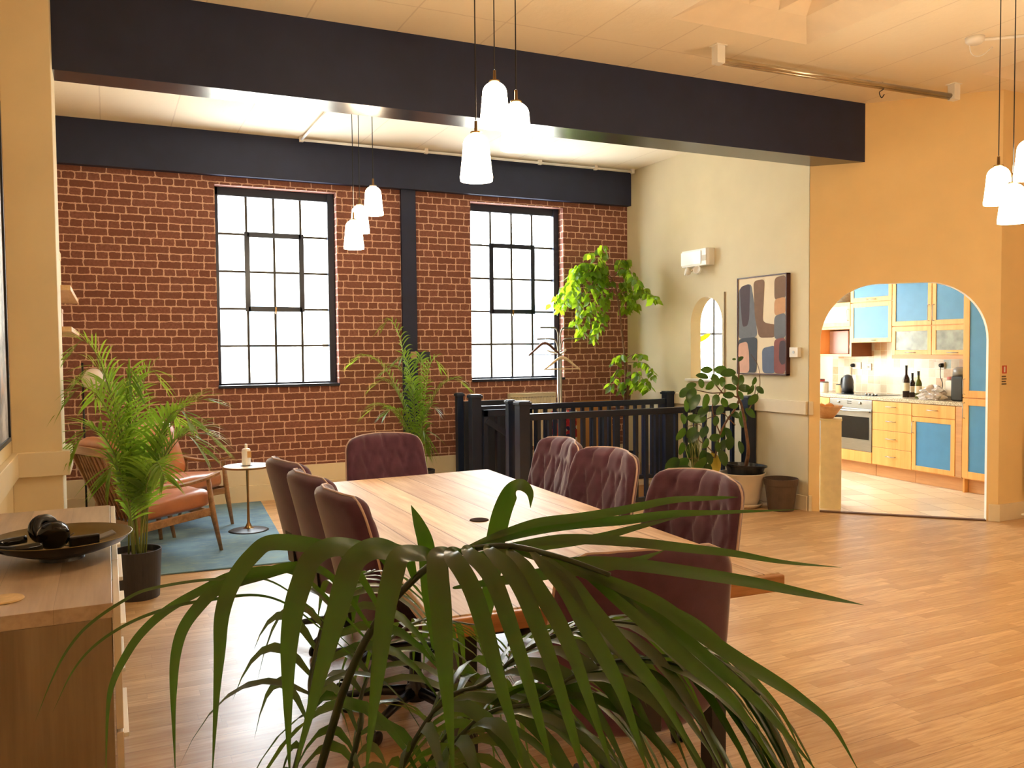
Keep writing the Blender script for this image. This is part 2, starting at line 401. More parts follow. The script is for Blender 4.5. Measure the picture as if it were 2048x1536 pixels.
# side wall with its arched hatch, 14 cm thick
def arch_curve(a, b, z1, rx, rz, n=14):
    L = [(a+rx-rx*math.cos(PI/2*i/n), z1-rz+rz*math.sin(PI/2*i/n)) for i in range(n+1)]
    Rr = [(b-rx+rx*math.sin(PI/2*i/n), z1-rz+rz*math.cos(PI/2*i/n)) for i in range(n+1)]
    return L, Rr
def arch_fill(mb, fn, a, b, z0, z1, rx, rz, th):
    L, Rr = arch_curve(a, b, z1, rx, rz)
    for side, cur, cor in ((0, L, (a, z1)), (1, Rr, (b, z1))):
        for i in range(len(cur)-1):
            for d in (0, th): mb.add([fn(*cor, d), fn(*cur[i], d), fn(*cur[i+1], d)], [(0, 1, 2)])
    path = [(a, z0)]+L+Rr+[(b, z0)]
    jm = MB()
    for i in range(len(path)-1):
        if (Vector(path[i])-Vector(path[i+1])).length < 1e-5: continue
        jm.quad(fn(*path[i], 0), fn(*path[i+1], 0), fn(*path[i+1], th), fn(*path[i], th))
    return jm
NI = (7.245, 7.785, 1.205, 2.11); TH = .14
fs = lambda u, v, d: (XS+d, u, v)
mb = MB(); grid_wall(mb, fs, [6.0, YB], [-1.6, 0, ZC], [NI]); grid_wall(mb, lambda u, v, d: (XS+TH, u, v), [6.0, YB], [0, ZC], [NI])
jm = arch_fill(mb, fs, *NI, .27, .30, TH)
jm.quad(fs(NI[0], NI[2], 0), fs(NI[1], NI[2], 0), fs(NI[1], NI[2], TH), fs(NI[0], NI[2], TH)); mb.add(jm.v, jm.f)
struct(mb.build('wall_side', CREAMW))
# diagonal wall with the archway
PHI = .8033; AO = Vector((XS, 5.995, 0)); AD = Vector((math.cos(PHI), -math.sin(PHI), 0)); AN = Vector((math.sin(PHI), math.cos(PHI), 0)); AT = .11
AEND = 1.573
fa = lambda u, v, d: tuple(AO+AD*u+AN*d+Vector((0, 0, v)))
OP = (.098, 1.483, 0, 2.118)
mb = MB(); grid_wall(mb, fa, [0, AEND], [0, ZC], [OP]); grid_wall(mb, lambda u, v, d: fa(u, v, AT), [.02, AEND+.09], [0, ZC], [OP])
jm = arch_fill(mb, fa, *OP, .50, .52, AT)
struct(mb.build('wall_arch', CREAMY)); struct(jm.build('trim_arch', WHITEP, smooth=False))
AE = AO+AD*AEND
mb = MB(); mb.quad((AE.x, AE.y, 0), (9.6, AE.y, 0), (9.6, AE.y, ZC), (AE.x, AE.y, ZC)); struct(mb.build('wall_right', CREAMY))
mb = MB(); mb.quad((9.6, -3.2, 0), (9.6, YB, 0), (9.6, YB, ZC), (9.6, -3.2, ZC)); struct(mb.build('wall_far_right', CREAM))
mb = MB(); mb.quad((-.6, -3.2, 0), (9.6, -3.2, 0), (9.6, -3.2, ZC), (-.6, -3.2, ZC)); struct(mb.build('wall_behind', CREAM))
mb = MB(); mb.quad((-.5, -3.2, 0), (-.5, YB, 0), (-.5, YB, ZC), (-.5, -3.2, ZC)); struct(mb.build('wall_left', CREAM))
mb = MB(); mb.box(-.5, -.245, 5.58, 5.97, 0, ZC); struct(mb.build('wall_pier', CREAM, bev=.006))
# dado ledges and skirtings
def trim(n, *boxes, m=TRIM, mt=None):
    mb = MB()
    for b in boxes: mb.box(*b, m=mt)
    return struct(mb.build(n, m, bev=.004))
trim('trim_1', (-.5, -.205, 5.54, 5.995, .845, .985)); trim('trim_2', (-.5, -.465, -3.2, 5.54, .845, .985)); 
trim('trim_3', (XS-.035, XS, 6.0, YB, .91, 1.036)); trim('trim_4', (XS-.02, XS, 6.0, YB, 0, .14))
AM = Matrix.Translation(AO) @ Matrix.Rotation(-PHI, 4, 'Z')
trim('trim_5', (0.0, .04, -.035, 0, .91, 1.036), mt=AM)
trim('baseboard_back', (-.5, 2.96, YB-.035, YB, 0, .17), (-.5, 2.96, YB-.02, YB, .17, .345), (3.15, XS, YB-.035, YB, 0, .17), (3.15, XS, YB-.02, YB, .17, .345))
trim('baseboard_right', (AE.x-.01, 9.6, AE.y-.02, AE.y, 0, .15)); trim('baseboard_arch', (1.50, AEND+.015, -.02, 0, 0, .15), mt=AM); trim('baseboard_side', (0.0, .03, -.02, 0, 0, .15), mt=AM)
trim('baseboard_pier', (-.5, -.23, 5.56, 5.985, 0, .16))
trim('trim_threshold', (.10, 1.48, -.03, .03, .0, .012), m=mat('dark_threshold', S(96, 62, 36), .5), mt=AM)
# beams and post
mb = MB(); pts = [(-.5, 5.742), (6.27, 5.655), (5.965, 5.985), (-.5, 5.97)]
mb.prism(pts, 3.222, ZC); 
beam = struct(mb.build('trim_beam_front', NAVY)); beam.data.materials.append(NAVYB)
for p in beam.data.polygons:
    if p.normal.z < -.5: p.material_index = 1
mb = MB(); mb.box(-.5, XS, 8.977, YB, 3.32, ZC); struct(mb.build('trim_beam_back', NAVY))
mb = MB(); mb.box(2.972, 3.138, YB-.045, YB, 0, 3.33); struct(mb.build('trim_post', NAVY))
# kitchen floor, ceiling
TILE = tile_mat('floor_tiles', .30, [(0, S(226, 204, 168)), (.35, S(236, 216, 182)), (.7, S(216, 190, 152))], S(176, 148, 112), .3, rot=.35, gw=.025)
mb = MB(); A0 = AO+AD*.0+AN*.0; mb.add([A0, AE, (9.6, AE.y+.02, 0), (9.6, YB, 0), (XS+.14, YB, 0), (XS+.14, 6.1, 0)], [(0, 1, 2, 3, 4, 5)])
for i in range(len(mb.v)): mb.v[i] = (mb.v[i][0], mb.v[i][1], .006)
struct(mb.build('floor_kitchen', TILE))
K1 = AO+AD*.09+AN*AT; K2 = AO+AD*(AEND+.05)+AN*AT
mb = MB(); mb.add([(K1.x, K1.y, 2.85), (K2.x, K2.y, 2.85), (9.6, K2.y, 2.85), (9.6, YB, 2.85), (XS+TH, YB, 2.85), (XS+TH, K1.y, 2.85)], [(0, 1, 2, 3, 4, 5)]); struct(mb.build('ceiling_kitchen', WHITEP))

# windows
def window(i, W, cols=4, rows=5, cas=(1, 3, 2, 4)):
    x0, x1, z0, z1 = W; r = struct(bpy.data.objects.new('window_%d' % i, None)); COL.objects.link(r); r.location = (0, YB+.16, 0); 
    ft = .045; tt = .085
    mb = MB(); mb.box(x0, x0+ft, -.03, .04, z0, z1); mb.box(x1-ft*1.6, x1, -.05, .04, z0, z1); mb.box(x0, x1, -.03, .04, z1-tt, z1); mb.box(x0, x1, -.03, .04, z0, z0+.035); mb.build('window_frame', NAVYG, r, bev=.004)
    gx0, gx1, gz0, gz1 = x0+ft, x1-ft*1.6, z0+.035, z1-tt; cw = (gx1-gx0)/cols; rh = (gz1-gz0)/rows
    mb = MB()
    for k in range(1, cols): mb.box(gx0+cw*k-.012, gx0+cw*k+.012, -.006, .024, gz0, gz1)
    for k in range(1, rows): mb.box(gx0, gx1, -.005, .023, gz0+rh*k-.011, gz0+rh*k+.011)
    mb.build('glazing_bars', mat('steel_glazing_bar', S(60, 54, 44), .5), r)
    if cas:
        a, b, c, d = cas; X0, X1, Z0, Z1 = gx0+cw*a, gx0+cw*b, gz0+rh*c, gz0+rh*d; mb = MB(); q = .027
        mb.box(X0-q, X0+q, -.03, .0, Z0-q, Z1+q); mb.box(X1-q, X1+q, -.03, .0, Z0-q, Z1+q); mb.box(X0, X1, -.03, .0, Z0-q, Z0+q); mb.box(X0, X1, -.03, .0, Z1-q, Z1+q)
        mb.build('casement', NAVYG, r, bev=.003)
        mb = MB(); mb.box((X0+X1)/2-.008, (X0+X1)/2+.008, -.045, -.028, Z0-.05, Z0+.02); mb.build('casement_catch', BRASS, r)
    mb = MB(); mb.box(gx0, gx1, .010, .014, gz0, gz1); mb.build('window_glass', GLASS, r)
    mb = MB(); mb.box(x0-.005, x1+.005, -.185, -.03, z0-.012, z0+.016); mb.build('window_sill', WHITEP if i == 3 else NAVYG, r, bev=.003)
    return r
window(1, W1); window(2, W2); window(3, KW, 3, 2, None)

# houses across the street, washed out by daylight
bl = thing('building', 'pale rendered building across the street seen through the windows', 'building', (0, 20, 0))
mb = MB(); mb.box(-14, 4.6, 0, 6, -4, 4.6); mb.box(5.2, 22, .5, 6, -4, 3.9); mb.build('wall', mat('pale_render', S(236, 226, 206), .8, var=.03), bl)
for x in (0.6, 2.9, 7.4, 10.2, 13.5):
    mb = MB(); mb.box(x, x+.9, -.06, .6, 1.2, 2.7); mb.build('window', mat('grey_glass', S(120, 138, 150), .3), bl)
mb = MB(); mb.box(-14, 4.8, -.25, 6, 4.6, 4.8); mb.box(5.1, 22, .2, 6, 3.9, 4.1); mb.build('roof', mat('slate', S(120, 124, 130), .7), bl)

# ------------------------------------------------------------------ pendant lamps
def pendant_mesh():
    mb = MB(); r = .082; h = .235
    prof = [(.0, h)]+[(r*.80*math.sin(a)*1.0, h-.06+.06*math.cos(a)) for a in [PI/2*k/8 for k in range(1, 9)]]+[(r*.86, h*.5), (r*.95, h*.2), (r, .02), (r*.985, 0), (r*.95, .004), (r*.90, h*.2), (r*.8, h*.55), (r*.6, h-.035), (.01, h-.02)]
    mb.lathe(prof, 32); return mb
SHM = None
def pendants(name, label, canopy, heads, r=.17):
    global SHM
    cx, cy = canopy; t = thing(name, label, 'pendant lamp', (cx, cy, ZC), 0, 'clusters of three opal glass pendants')
    mb = MB(); mb.lathe([(0, -.03), (r, -.03), (r, -.002), (0, -.002)], 40); mb.build('canopy', BLACKM, t, bev=.003)
    for i, P in enumerate(heads):
        P = Vector(P); d = P-Vector((cx, cy, ZC)); k = r*.75/max(.001, math.hypot(d.x, d.y)); k = min(1, k)
        mb = MB(); mb.tube([(d.x, d.y, -.02), (d.x, d.y, d.z+.30)], .0032, 6); mb.build('cord', BLACKP, t)
        if SHM is None: s = pendant_mesh().build('lamp_shade', SHADE, t, smooth=True); SHM = s
        else: s = SHM.copy(); COL.objects.link(s); s.parent = t
        s.location = d
        mb = MB(); mb.lathe([(.002, .05), (.008, .05), (.009, .0), (.028, -.004), (.03, -.012), (.004, -.014)], 16); c = mb.build('lamp_cap', BRASS, t, smooth=True); c.location = d+Vector((0, 0, .246))
    return t
# dining cluster: heads seen at (953,362) (992,253) (1032,298) bottoms
pa = at(953, 362, 4.25); pb = at(990, 253, 4.55); pc = at(1033, 299, 4.3)
pendants('pendant_lamp', 'three opal pendants above the dining table in front of the navy beam', ((pa.x+pb.x+pc.x)/3, (pa.y+pb.y+pc.y)/3), [pa, pb, pc])
q1 = at(708, 498, 6.9); q2 = at(720, 466, 7.2); q3 = at(747, 430, 7.0)
pendants('pendant_lamp', 'three small looking opal pendants hanging between the two windows, beyond the beam', ((q1.x+q3.x)/2, (q1.y+q2.y)/2), [q1, q2, q3])
s1 = at(1996, 409, 5.3); s2 = at(2025, 446, 5.1); s3 = at(2058, 359, 5.0)
cn = at(2036, 92, 6.3)
pendants('pendant_lamp', 'three opal pendants cut by the right edge of the photo, near the kitchen archway', (cn.x*.82, cn.y*.82), [s1, s2, s3])
pendants('pendant_lamp', 'three unseen opal pendants added behind the photographer for extra room light', (3.6, -1.2), [(3.5, -1.3, 2.3), (3.75, -1.15, 2.45), (3.55, -1.0, 2.6)])  # added lamps out of view, extra warm light for the room
pendants('pendant_lamp', 'three unseen opal pendants added to the right of the photographer to brighten ceiling and floor', (5.6, 1.0), [(5.5, .9, 2.3), (5.75, 1.05, 2.45), (5.55, 1.2, 2.6)])  # another added cluster out of view, brightens the ceiling and floor

# ------------------------------------------------------------------ dining table
TC = [(1.150, 5.07), (2.262, 5.13), (2.118, 2.262), (.845, 2.33)]
tb = thing('dining_table', 'long pine plank dining table on black steel legs', 'table', (0, 0, 0))
mb = MB(); mb.prism(TC, .695, .76); mb.build('tabletop', PINE, tb, bev=.008, seg=3)
for (a, b) in ((TC[3], TC[2]), (TC[0], TC[1])):
    a = Vector((*a, .7275)); b = Vector((*b, .7275)); o = Vector((0, -.006 if a.y < 4 else .006, 0)); mb = MB(); mb.bar(a+o, b+o, .03, .058); mb.build('end_board', PINEE, tb, bev=.006)
mb = MB(); mb.lathe([(0, .006), (.042, .006), (.046, .002), (.046, -.01), (0, -.01)], 32, (1.541, 3.60, .758)); mb.build('cable_port', mat('dark_hole_shade', S(50, 30, 20), .95, spec=.05), tb)  # dark disc stands in for the shade inside an open hole
for x, y in ((1.02, 2.52), (1.98, 2.46), (1.25, 4.9), (2.12, 4.92)):
    mb = MB(); mb.box(x-.033, x+.033, y-.033, y+.033, 0, .695); mb.build('leg', BLACKM, tb, bev=.003)
mb = MB(); mb.bar((1.02, 2.5, .66), (1.98, 2.46, .66), .04, .06); mb.bar((1.25, 4.9, .66), (2.12, 4.92, .66), .04, .06); mb.bar((1.5, 2.5, .66), (1.68, 4.9, .66), .04, .05); mb.build('under_frame', BLACKM, tb)

# ------------------------------------------------------------------ conference chairs
def back_grid(front):
    """swept tufted cushion: u across (-1..1), v up (0..1); returns MB. Chair faces +Y, the back stands at y<0"""
    NU, NV = 44, 48; H0, H1 = .44, .99; vs = []; 
    def outline(v):
        w = .262+.02*math.sin(min(1, v/.55)*PI/2) - .022*max(0, v-.45)/.55
        if v < .14: w -= .075*(1-v/.14)**2
        c = .17
        if v > 1-c: t = (v-(1-c))/c; w -= .078*(1-math.sqrt(max(0, 1-t*t)))
        return w
    for j in range(NV+1):
        v = 1-(1-j/NV)**1.35 if False else j/NV
        z = H0+(H1-H0)*v; w = outline(v)
        for i in range(NU+1):
            u = -1+2*i/NU; x = u*w
            lean = -.10*v-.03*v*v; wrap = .055*(u*u)
            edge = min(1, (1-abs(u))/.16); edge2 = min(1, (1-v)/.07, v/.05+.3); th = .036*math.sqrt(max(0, edge*(2-edge)))*math.sqrt(max(0, edge2*(2-edge2)))
            puff = 0
            if front:
                a = (x/.126); b = (v*(H1-H0)/.36+.10); k = 1
                top = max(0, min(1, (v-.78)/.08))
                d1 = abs(math.sin(PI*(a+b)/1)); d2 = abs(math.sin(PI*(a-b)/1)); dz = min(d1, d2); vert = abs(math.sin(PI*(a+.0+round(.78*(H1-H0)/.21*0))))
                dz = dz*(1-top)+abs(math.cos(PI*a*1.0))*top if False else dz*(1-top)+abs(math.sin(PI*(a+.0)))*top
                puff = .018*(min(1, dz*1.6)**.55-1)
                y = th+.012+puff*min(1, edge*1.3)
            else: y = -th*.75-.012
            vs.append((x, -.19+lean+wrap+y, z+(.012*(1-u*u) if v == 1 else 0)))
    return vs, NU, NV
def chair_proto():
    t = thing('conference_chair', 'x', 'chair', (0, 0, 0), 0, 'plum velvet conference chairs round the table')
    V1, NU, NV = back_grid(True); V2, _, _ = back_grid(False); n = (NU+1)*(NV+1); fs = []
    for j in range(NV):
        for i in range(NU):
            a = j*(NU+1)+i; fs += [(a, a+1, a+NU+2, a+NU+1), (n+a, n+a+NU+1, n+a+NU+2, n+a+1)]
    bd = [i for i in range(NU+1)]+[j*(NU+1)+NU for j in range(1, NV+1)]+[NV*(NU+1)+i for i in range(NU-1, -1, -1)]+[j*(NU+1) for j in range(NV-1, 0, -1)]
    for k in range(len(bd)): a, b = bd[k], bd[(k+1) % len(bd)]; fs.append((a, b, n+b, n+a))
    mb = MB(); mb.add(V1+V2, fs); mb.build('backrest', VELVET, t, smooth=True)
    path = [((Vector(V1[i])+Vector(V2[i]))/2) for i in bd if V1[i][2] > .5]
    k0 = [i for i in range(len(path))]; P = [Vector(V1[i])*.35+Vector(V2[i])*.65 for i in bd]
    st = NU+6; P = P[st:len(P)-6+0]
    mb = MB(); mb.tube([p*1.0+Vector((p.x, 0, 0)).normalized()*.002 for p in P[::2]], .0055, 6); mb.build('piping', PIPE, t, smooth=True)
    # seat cushion
    mb = MB(); N = 28; R_ = 10; vs = []
    prof = [(0, .508), (.12, .506), (.19, .50), (.225, .488), (.24, .465), (.236, .43), (.20, .405), (.10, .395), (0, .395)]
    for k in range(40):
        a = 2*PI*k/40; sx = abs(math.cos(a))**.62*math.copysign(1, math.cos(a)); sy = abs(math.sin(a))**.62*math.copysign(1, math.sin(a))
        for r, z in prof: vs.append((r*1.06*sx, .06+r*1.02*sy, z))
    m = len(prof); mb.add(vs, [(k*m+i, ((k+1) % 40)*m+i, ((k+1) % 40)*m+i+1, k*m+i+1) for k in range(40) for i in range(m-1)]); mb.build('seat', VELVET, t, smooth=True)
    mb = MB(); mb.bar((-.0, -.1, .40), (0, -.245, .47), .10, .012); mb.bar((0, -.245, .46), (0, -.26, .62), .09, .012, (0, 1, 0)); mb.build('back_bracket', BLACKM, t, bev=.003)
    mb = MB(); mb.box(-.07, .07, -.03, .13, .365, .398); mb.build('tilt_mechanism', BLACKM, t, bev=.006)
    mb = MB(); mb.tube([(.05, .08, .385), (.20, .08, .372), (.245, .08, .372)], [.005, .005, .011], 8); mb.build('height_lever', BLACKP, t, smooth=True)
    mb = MB(); mb.lathe([(.0, .37), (.014, .37), (.014, .26), (.0, .26)], 16, (0, .05, 0)); mb.build('gas_lift', CHROME, t, smooth=True)
    mb = MB(); mb.lathe([(0, .27), (.025, .27), (.027, .14), (.045, .125), (.05, .075), (0, .07)], 20, (0, .05, 0)); mb.build('hub', BLACKP, t, smooth=True)
    for k in range(5):
        a = 2*PI*k/5+.3; d = Vector((math.cos(a), math.sin(a), 0)); c = Vector((0, .05, 0))
        mb = MB(); mb.tube([c+d*.03+Vector((0, 0, .108)), c+d*.16+Vector((0, 0, .10)), c+d*.30+Vector((0, 0, .075))], [.024, .02, .014], 8); b = mb.build('base_arm', BLACKP, t, smooth=True)
        e = c+d*.30; sd = Vector((-d.y, d.x, 0)); mb = MB()
        for sg in (-1, 1):
            q = Matrix.Translation(e+sd*sg*.014+Vector((0, 0, .028))) @ sd.to_track_quat('Z', 'Y').to_matrix().to_4x4()
            mb.lathe([(0, -.009), (.024, -.009), (.028, -.005), (.028, .005), (.024, .009), (0, .009)], 18, m=q)
        mb.build('caster', BLACKP, t, smooth=True)
    return t
ch0 = chair_proto()
CH = [  # back centre x, y, facing angle (0 = +Y), label
 ((1.64, 5.46), 184, 'plum velvet chair at the far head of the table, facing the camera'),
 ((.79, 4.43), 278, 'plum velvet chair on the left side of the table, furthest of three'),
 ((.795, 3.90), 276, 'plum velvet chair on the left side of the table, middle of three'),
 ((.80, 3.37), 273, 'plum velvet chair on the left side of the table, nearest of three'),
 ((2.54, 4.57), 88, 'tufted plum chair on the right side of the table, furthest, next to the gate post'),
 ((2.50, 3.97), 97, 'tufted plum chair on the right side of the table, middle of three'),
 ((2.39, 3.04), 99, 'tufted plum chair on the right side of the table, nearest of three'),
 ((1.345, 1.925), -10, 'plum velvet chair at the near end of the table, its plain back to the camera'),
]
for i, ((bx, by), ang, lb) in enumerate(CH):
    c = ch0 if i == 0 else copy_tree(ch0)
    a = math.radians(ang); f = Vector((-math.sin(a), math.cos(a), 0)); o = Vector((bx, by, 0))+f*.30
    c.location = o; c.rotation_euler = (0, 0, a); c['label'] = lb

# ------------------------------------------------------------------ railing round the stairwell
rl = thing('stair_railing', 'navy painted balustrade around the stairwell', 'railing', (3.4, 6.85, 0))
L0 = Vector((3.4, 6.85, 0))
def post(x, y, zt, w=.105, cap=.13):
    x -= L0.x; y -= L0.y; mb = MB(); mb.box(x-w/2, x+w/2, y-w/2, y+w/2, 0, zt-.03); p = mb.build('newel_post', NAVYG, rl, bev=.004)
    mb = MB(); mb.box(x-cap/2, x+cap/2, y-cap/2, y+cap/2, zt-.035, zt-.01); mb.box(x-cap/2+.01, x+cap/2-.01, y-cap/2+.01, y+cap/2-.01, zt-.01, zt); mb.build('post_cap', NAVYG, p, bev=.004)
post(3.375, 6.87, 1.085); post(3.36, 7.09, 1.085, .07, .09); post(3.34, 8.30, 1.10, .07, .09); post(3.415, 8.06, 1.09)
post(5.86, 8.10, 1.052); post(5.88, 6.75, 1.06)
for yy, x0, x1 in ((6.87, 3.42, 5.84), (8.10, 3.45, 5.82)):
    mb = MB(); mb.box(x0-L0.x, x1-L0.x, yy-.03-L0.y, yy+.03-L0.y, .905, .965); mb.build('handrail', NAVYG, rl, bev=.006)
    mb = MB(); mb.box(x0-L0.x, x1-L0.x, yy-.02-L0.y, yy+.02-L0.y, .06, .105); mb.build('bottom_rail', NAVYG, rl, bev=.003)
    n = 20
    for k in range(1, n+1):
        x = x0+(x1-x0)*k/(n+.6)-L0.x
        mb = MB(); mb.box(x-.017, x+.017, yy-.017-L0.y, yy+.017-L0.y, .10, .91); mb.build('baluster', NAVYG, rl)
gt = thing('stair_gate', 'navy wooden stair gate with a diagonal brace, beside the far newel posts', 'gate', (3.48, 8.0, 0))
mb = MB(); mb.box(0, .56, -.02, .02, .86, .93); mb.box(0, .56, -.02, .02, .10, .16); mb.box(0, .05, -.02, .02, .1, .93); mb.box(.51, .56, -.02, .02, .1, .93); mb.build('gate_frame', NAVYG, gt, bev=.003)
mb = MB(); mb.bar((.03, -.026, .82), (.53, -.026, .50), .02, .06); mb.build('diagonal_brace', NAVYG, gt)
for x in (.17, .29, .41):
    mb = MB(); mb.box(x-.017, x+.017, -.015, .015, .15, .87); mb.build('slat', NAVYG, gt)
mb = MB(); mb.tube([(.5, -.03, .85), (.5, -.05, .83), (.505, -.05, .66), (.505, -.03, .64)], .004, 6); mb.build('latch', BRASS, gt)
pn = MB(); pn.box(-.3, .3, -.02, .02, 0, .97); place(tag(pn.build('panel', mat('dark_panel', S(22, 28, 40), .5), bev=.004), 'dark navy board leaning behind the stair gate under the window', 'panel'), (3.92, 8.86, 0))
pn.v and None
# stair flight going down
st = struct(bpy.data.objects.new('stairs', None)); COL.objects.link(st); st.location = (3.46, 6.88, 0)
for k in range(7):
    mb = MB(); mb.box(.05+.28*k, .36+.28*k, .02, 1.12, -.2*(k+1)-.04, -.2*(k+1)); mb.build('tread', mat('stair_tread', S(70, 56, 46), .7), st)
# radiators
def radiator(name, label, loc, rz, W, H, zb, m=CREAMW, grp=None):
    t = thing(name, label, 'radiator', loc, rz)
    mb = MB(); mb.box(0, W, -.085, -.07, zb, zb+H); n = int(W/.033)
    for k in range(n): x = W*(k+.5)/n; mb.box(x-.009, x+.009, -.091, -.08, zb+.035, zb+H-.04)
    mb.box(0, W, -.03, -.02, zb, zb+H); mb.build('panel', m, t, bev=.004)
    mb = MB(); mb.box(-.004, W+.004, -.094, -.016, zb+H, zb+H+.012); mb.box(-.004, .0, -.094, -.016, zb, zb+H); mb.box(W, W+.004, -.094, -.016, zb, zb+H); mb.build('casing', m, t, bev=.002)
    mb = MB(); n = int(W/.02)
    for k in range(n): x = W*(k+.5)/n; mb.box(x-.006, x+.006, -.0925, -.09, zb+H-.045, zb+H-.03)
    mb.build('grille_slots', mat('shadow_slot', S(150, 140, 120), .8), t)
    mb = MB(); mb.tube([(.03, -.05, zb+.02), (.03, -.05, zb-.09), (.03, -.05, .05), (-.10, -.05, .05)] if W > .7 else [(.03, -.05, zb+.02), (.03, -.05, 0)], .0095, 8); mb.build('pipe', WHITEP, t, smooth=True)
    mb = MB(); mb.lathe([(0, 0), (.018, 0), (.02, .03), (.012, .05), (0, .05)], 14, (.03, -.05, zb-.07)); mb.build('valve', CHROME, t, smooth=True)
    return t
radiator('radiator', 'cream panel radiator on the brick wall under the second window', (4.25, YB-.02, 0), 0, .60, .62, .40)
rr = un_r = None
radiator('radiator', 'cream radiator on the wall right of the kitchen archway, cut by the photo edge', (7.36, AE.y-.02, 0), 0, .95, .60, .23, CREAM)
# coat stand
cs = thing('coat_stand', 'steel coat stand with curved arms in front of the second window', 'coat stand', (4.68, 8.55, 0), math.radians(0))
mb = MB(); mb.lathe([(0, .02), (.17, .015), (.18, 0), (0, 0)], 28); mb.build('base', STEEL, cs, smooth=False)
mb = MB()
for x, y in ((-.018, 0), (.018, 0), (0, .018), (0, -.018)): mb.tube([(x, y, .01), (x, y, 1.5)], .012, 8)
mb.build('pole', STEEL, cs, smooth=True)
for z, L, a in ((1.79, .30, 200), (1.79, .32, 20), (1.665, .24, 160), (1.665, .24, -20)):
    a = math.radians(a+25-25); d = Vector((math.cos(a), math.sin(a), 0)); c = d*.018
    mb = MB(); mb.tube(catmull([c+Vector((0, 0, 1.45)), c+Vector((0, 0, z-.10)), c+d*.02+Vector((0, 0, z-.03)), c+d*.07+Vector((0, 0, z)), c+d*L+Vector((0, 0, z))], 5), .009, 8); mb.build('arm', mat('dull_steel', S(128, 122, 110), .35, metal=.8), cs, smooth=True)
for a in (30, 150, 270):
    a = math.radians(a); d = Vector((math.cos(a), math.sin(a), 0)); mb = MB(); mb.tube([d*.02+Vector((0, 0, 1.50)), d*.11+Vector((0, 0, 1.52)), d*.14+Vector((0, 0, 1.54))], .010, 8); mb.build('peg', PLUG, cs, smooth=True)
def hanger(name, label, m, loc, rz, wbar):
    t = thing(name, label, 'coat hanger', loc, rz, 'hangers on the coat stand')
    arc = catmull([(-.22, 0, -.135), (-.13, 0, -.07), (-.05, 0, -.012), (0, 0, 0), (.05, 0, -.012), (.13, 0, -.07), (.22, 0, -.135)], 5)
    n = len(arc); mb = MB(); mb.tube(arc, [.009+.008*math.sin(PI*i/(n-1)) for i in range(n)], 8); mb.build('shoulder_bar', m, t, smooth=True)
    mb = MB(); mb.tube([(-.2, 0, -.128), (.2, 0, -.128)], wbar, 6); mb.build('trouser_bar', m, t)
    mb = MB(); mb.tube(catmull([(0, 0, .01), (0, 0, .04), (.022, 0, .055), (.02, 0, .085), (-.005, 0, .092), (-.022, 0, .075)], 5), .002, 6); mb.build('hook', CHROME, t, smooth=True)
    return t
hanger('coat_hanger', 'dark brown wooden hanger hanging from the coat stand', wood('dark_hanger', S(90, 54, 36), S(120, 76, 52), .4), (4.44, 8.45, 1.615), math.radians(8), .004)
hanger('coat_hanger', 'pale wooden hanger hanging lower from the coat stand', wood('pale_hanger', S(214, 190, 150), S(236, 216, 180), .5), (4.67, 8.47, 1.45), math.radians(-5), .007)
# things behind the balusters
mb = MB(); mb.box(0, .52, -.02, .02, 0, .92); o = place(tag(mb.build('board', mat('tan_hardboard', S(172, 122, 66), .7, var=.1), bev=.003), 'tan board leaning on the brick wall behind the balusters', 'board'), (5.12, 8.92, .0)); o.rotation_euler = (math.radians(-5), 0, 0)
mb = MB(); N = 14
for i in range(N+1): pass
vs = []; fs_ = []
for j in range(15):
    for i in range(17):
        u = i/16; v = j/14; vs.append((u*.34, .03*math.sin(u*14+v*2)+.012*math.sin(u*31), .82*(1-v)))
for j in range(14):
    for i in range(16): a = j*17+i; fs_.append((a, a+1, a+18, a+17))
tt = NT('patterned_textile'); co = tt.coord('Object'); vo = tt.node('ShaderNodeTexVoronoi'); vo.inputs['Scale'].default_value = 26; tt.link(co, vo.inputs[0])
rp = tt.node('ShaderNodeValToRGB'); rp.color_ramp.interpolation = 'CONSTANT'; e = rp.color_ramp.elements; e[0].color = S(150, 24, 36); e[1].position = .45; e[1].color = S(34, 32, 70)
for p, c in ((.62, S(190, 60, 50)), (.85, S(200, 190, 170))): q = e.new(p); q.color = c
sp = tt.node('ShaderNodeSeparateColor'); tt.link(vo.outputs['Color'], sp.inputs[0]); tt.link(sp.outputs[0], rp.inputs[0]); tt.link(rp.outputs[0], tt.b.inputs['Base Color']); tt.b.inputs['Roughness'].default_value = .9
mb.add(vs, fs_); o = mb.build('textile', tt.m, smooth=True); sm = o.modifiers.new('t', 'SOLIDIFY'); sm.thickness = .012
place(tag(o, 'red and blue patterned textile hanging behind the balusters', 'textile'), (4.72, 8.80, .002))


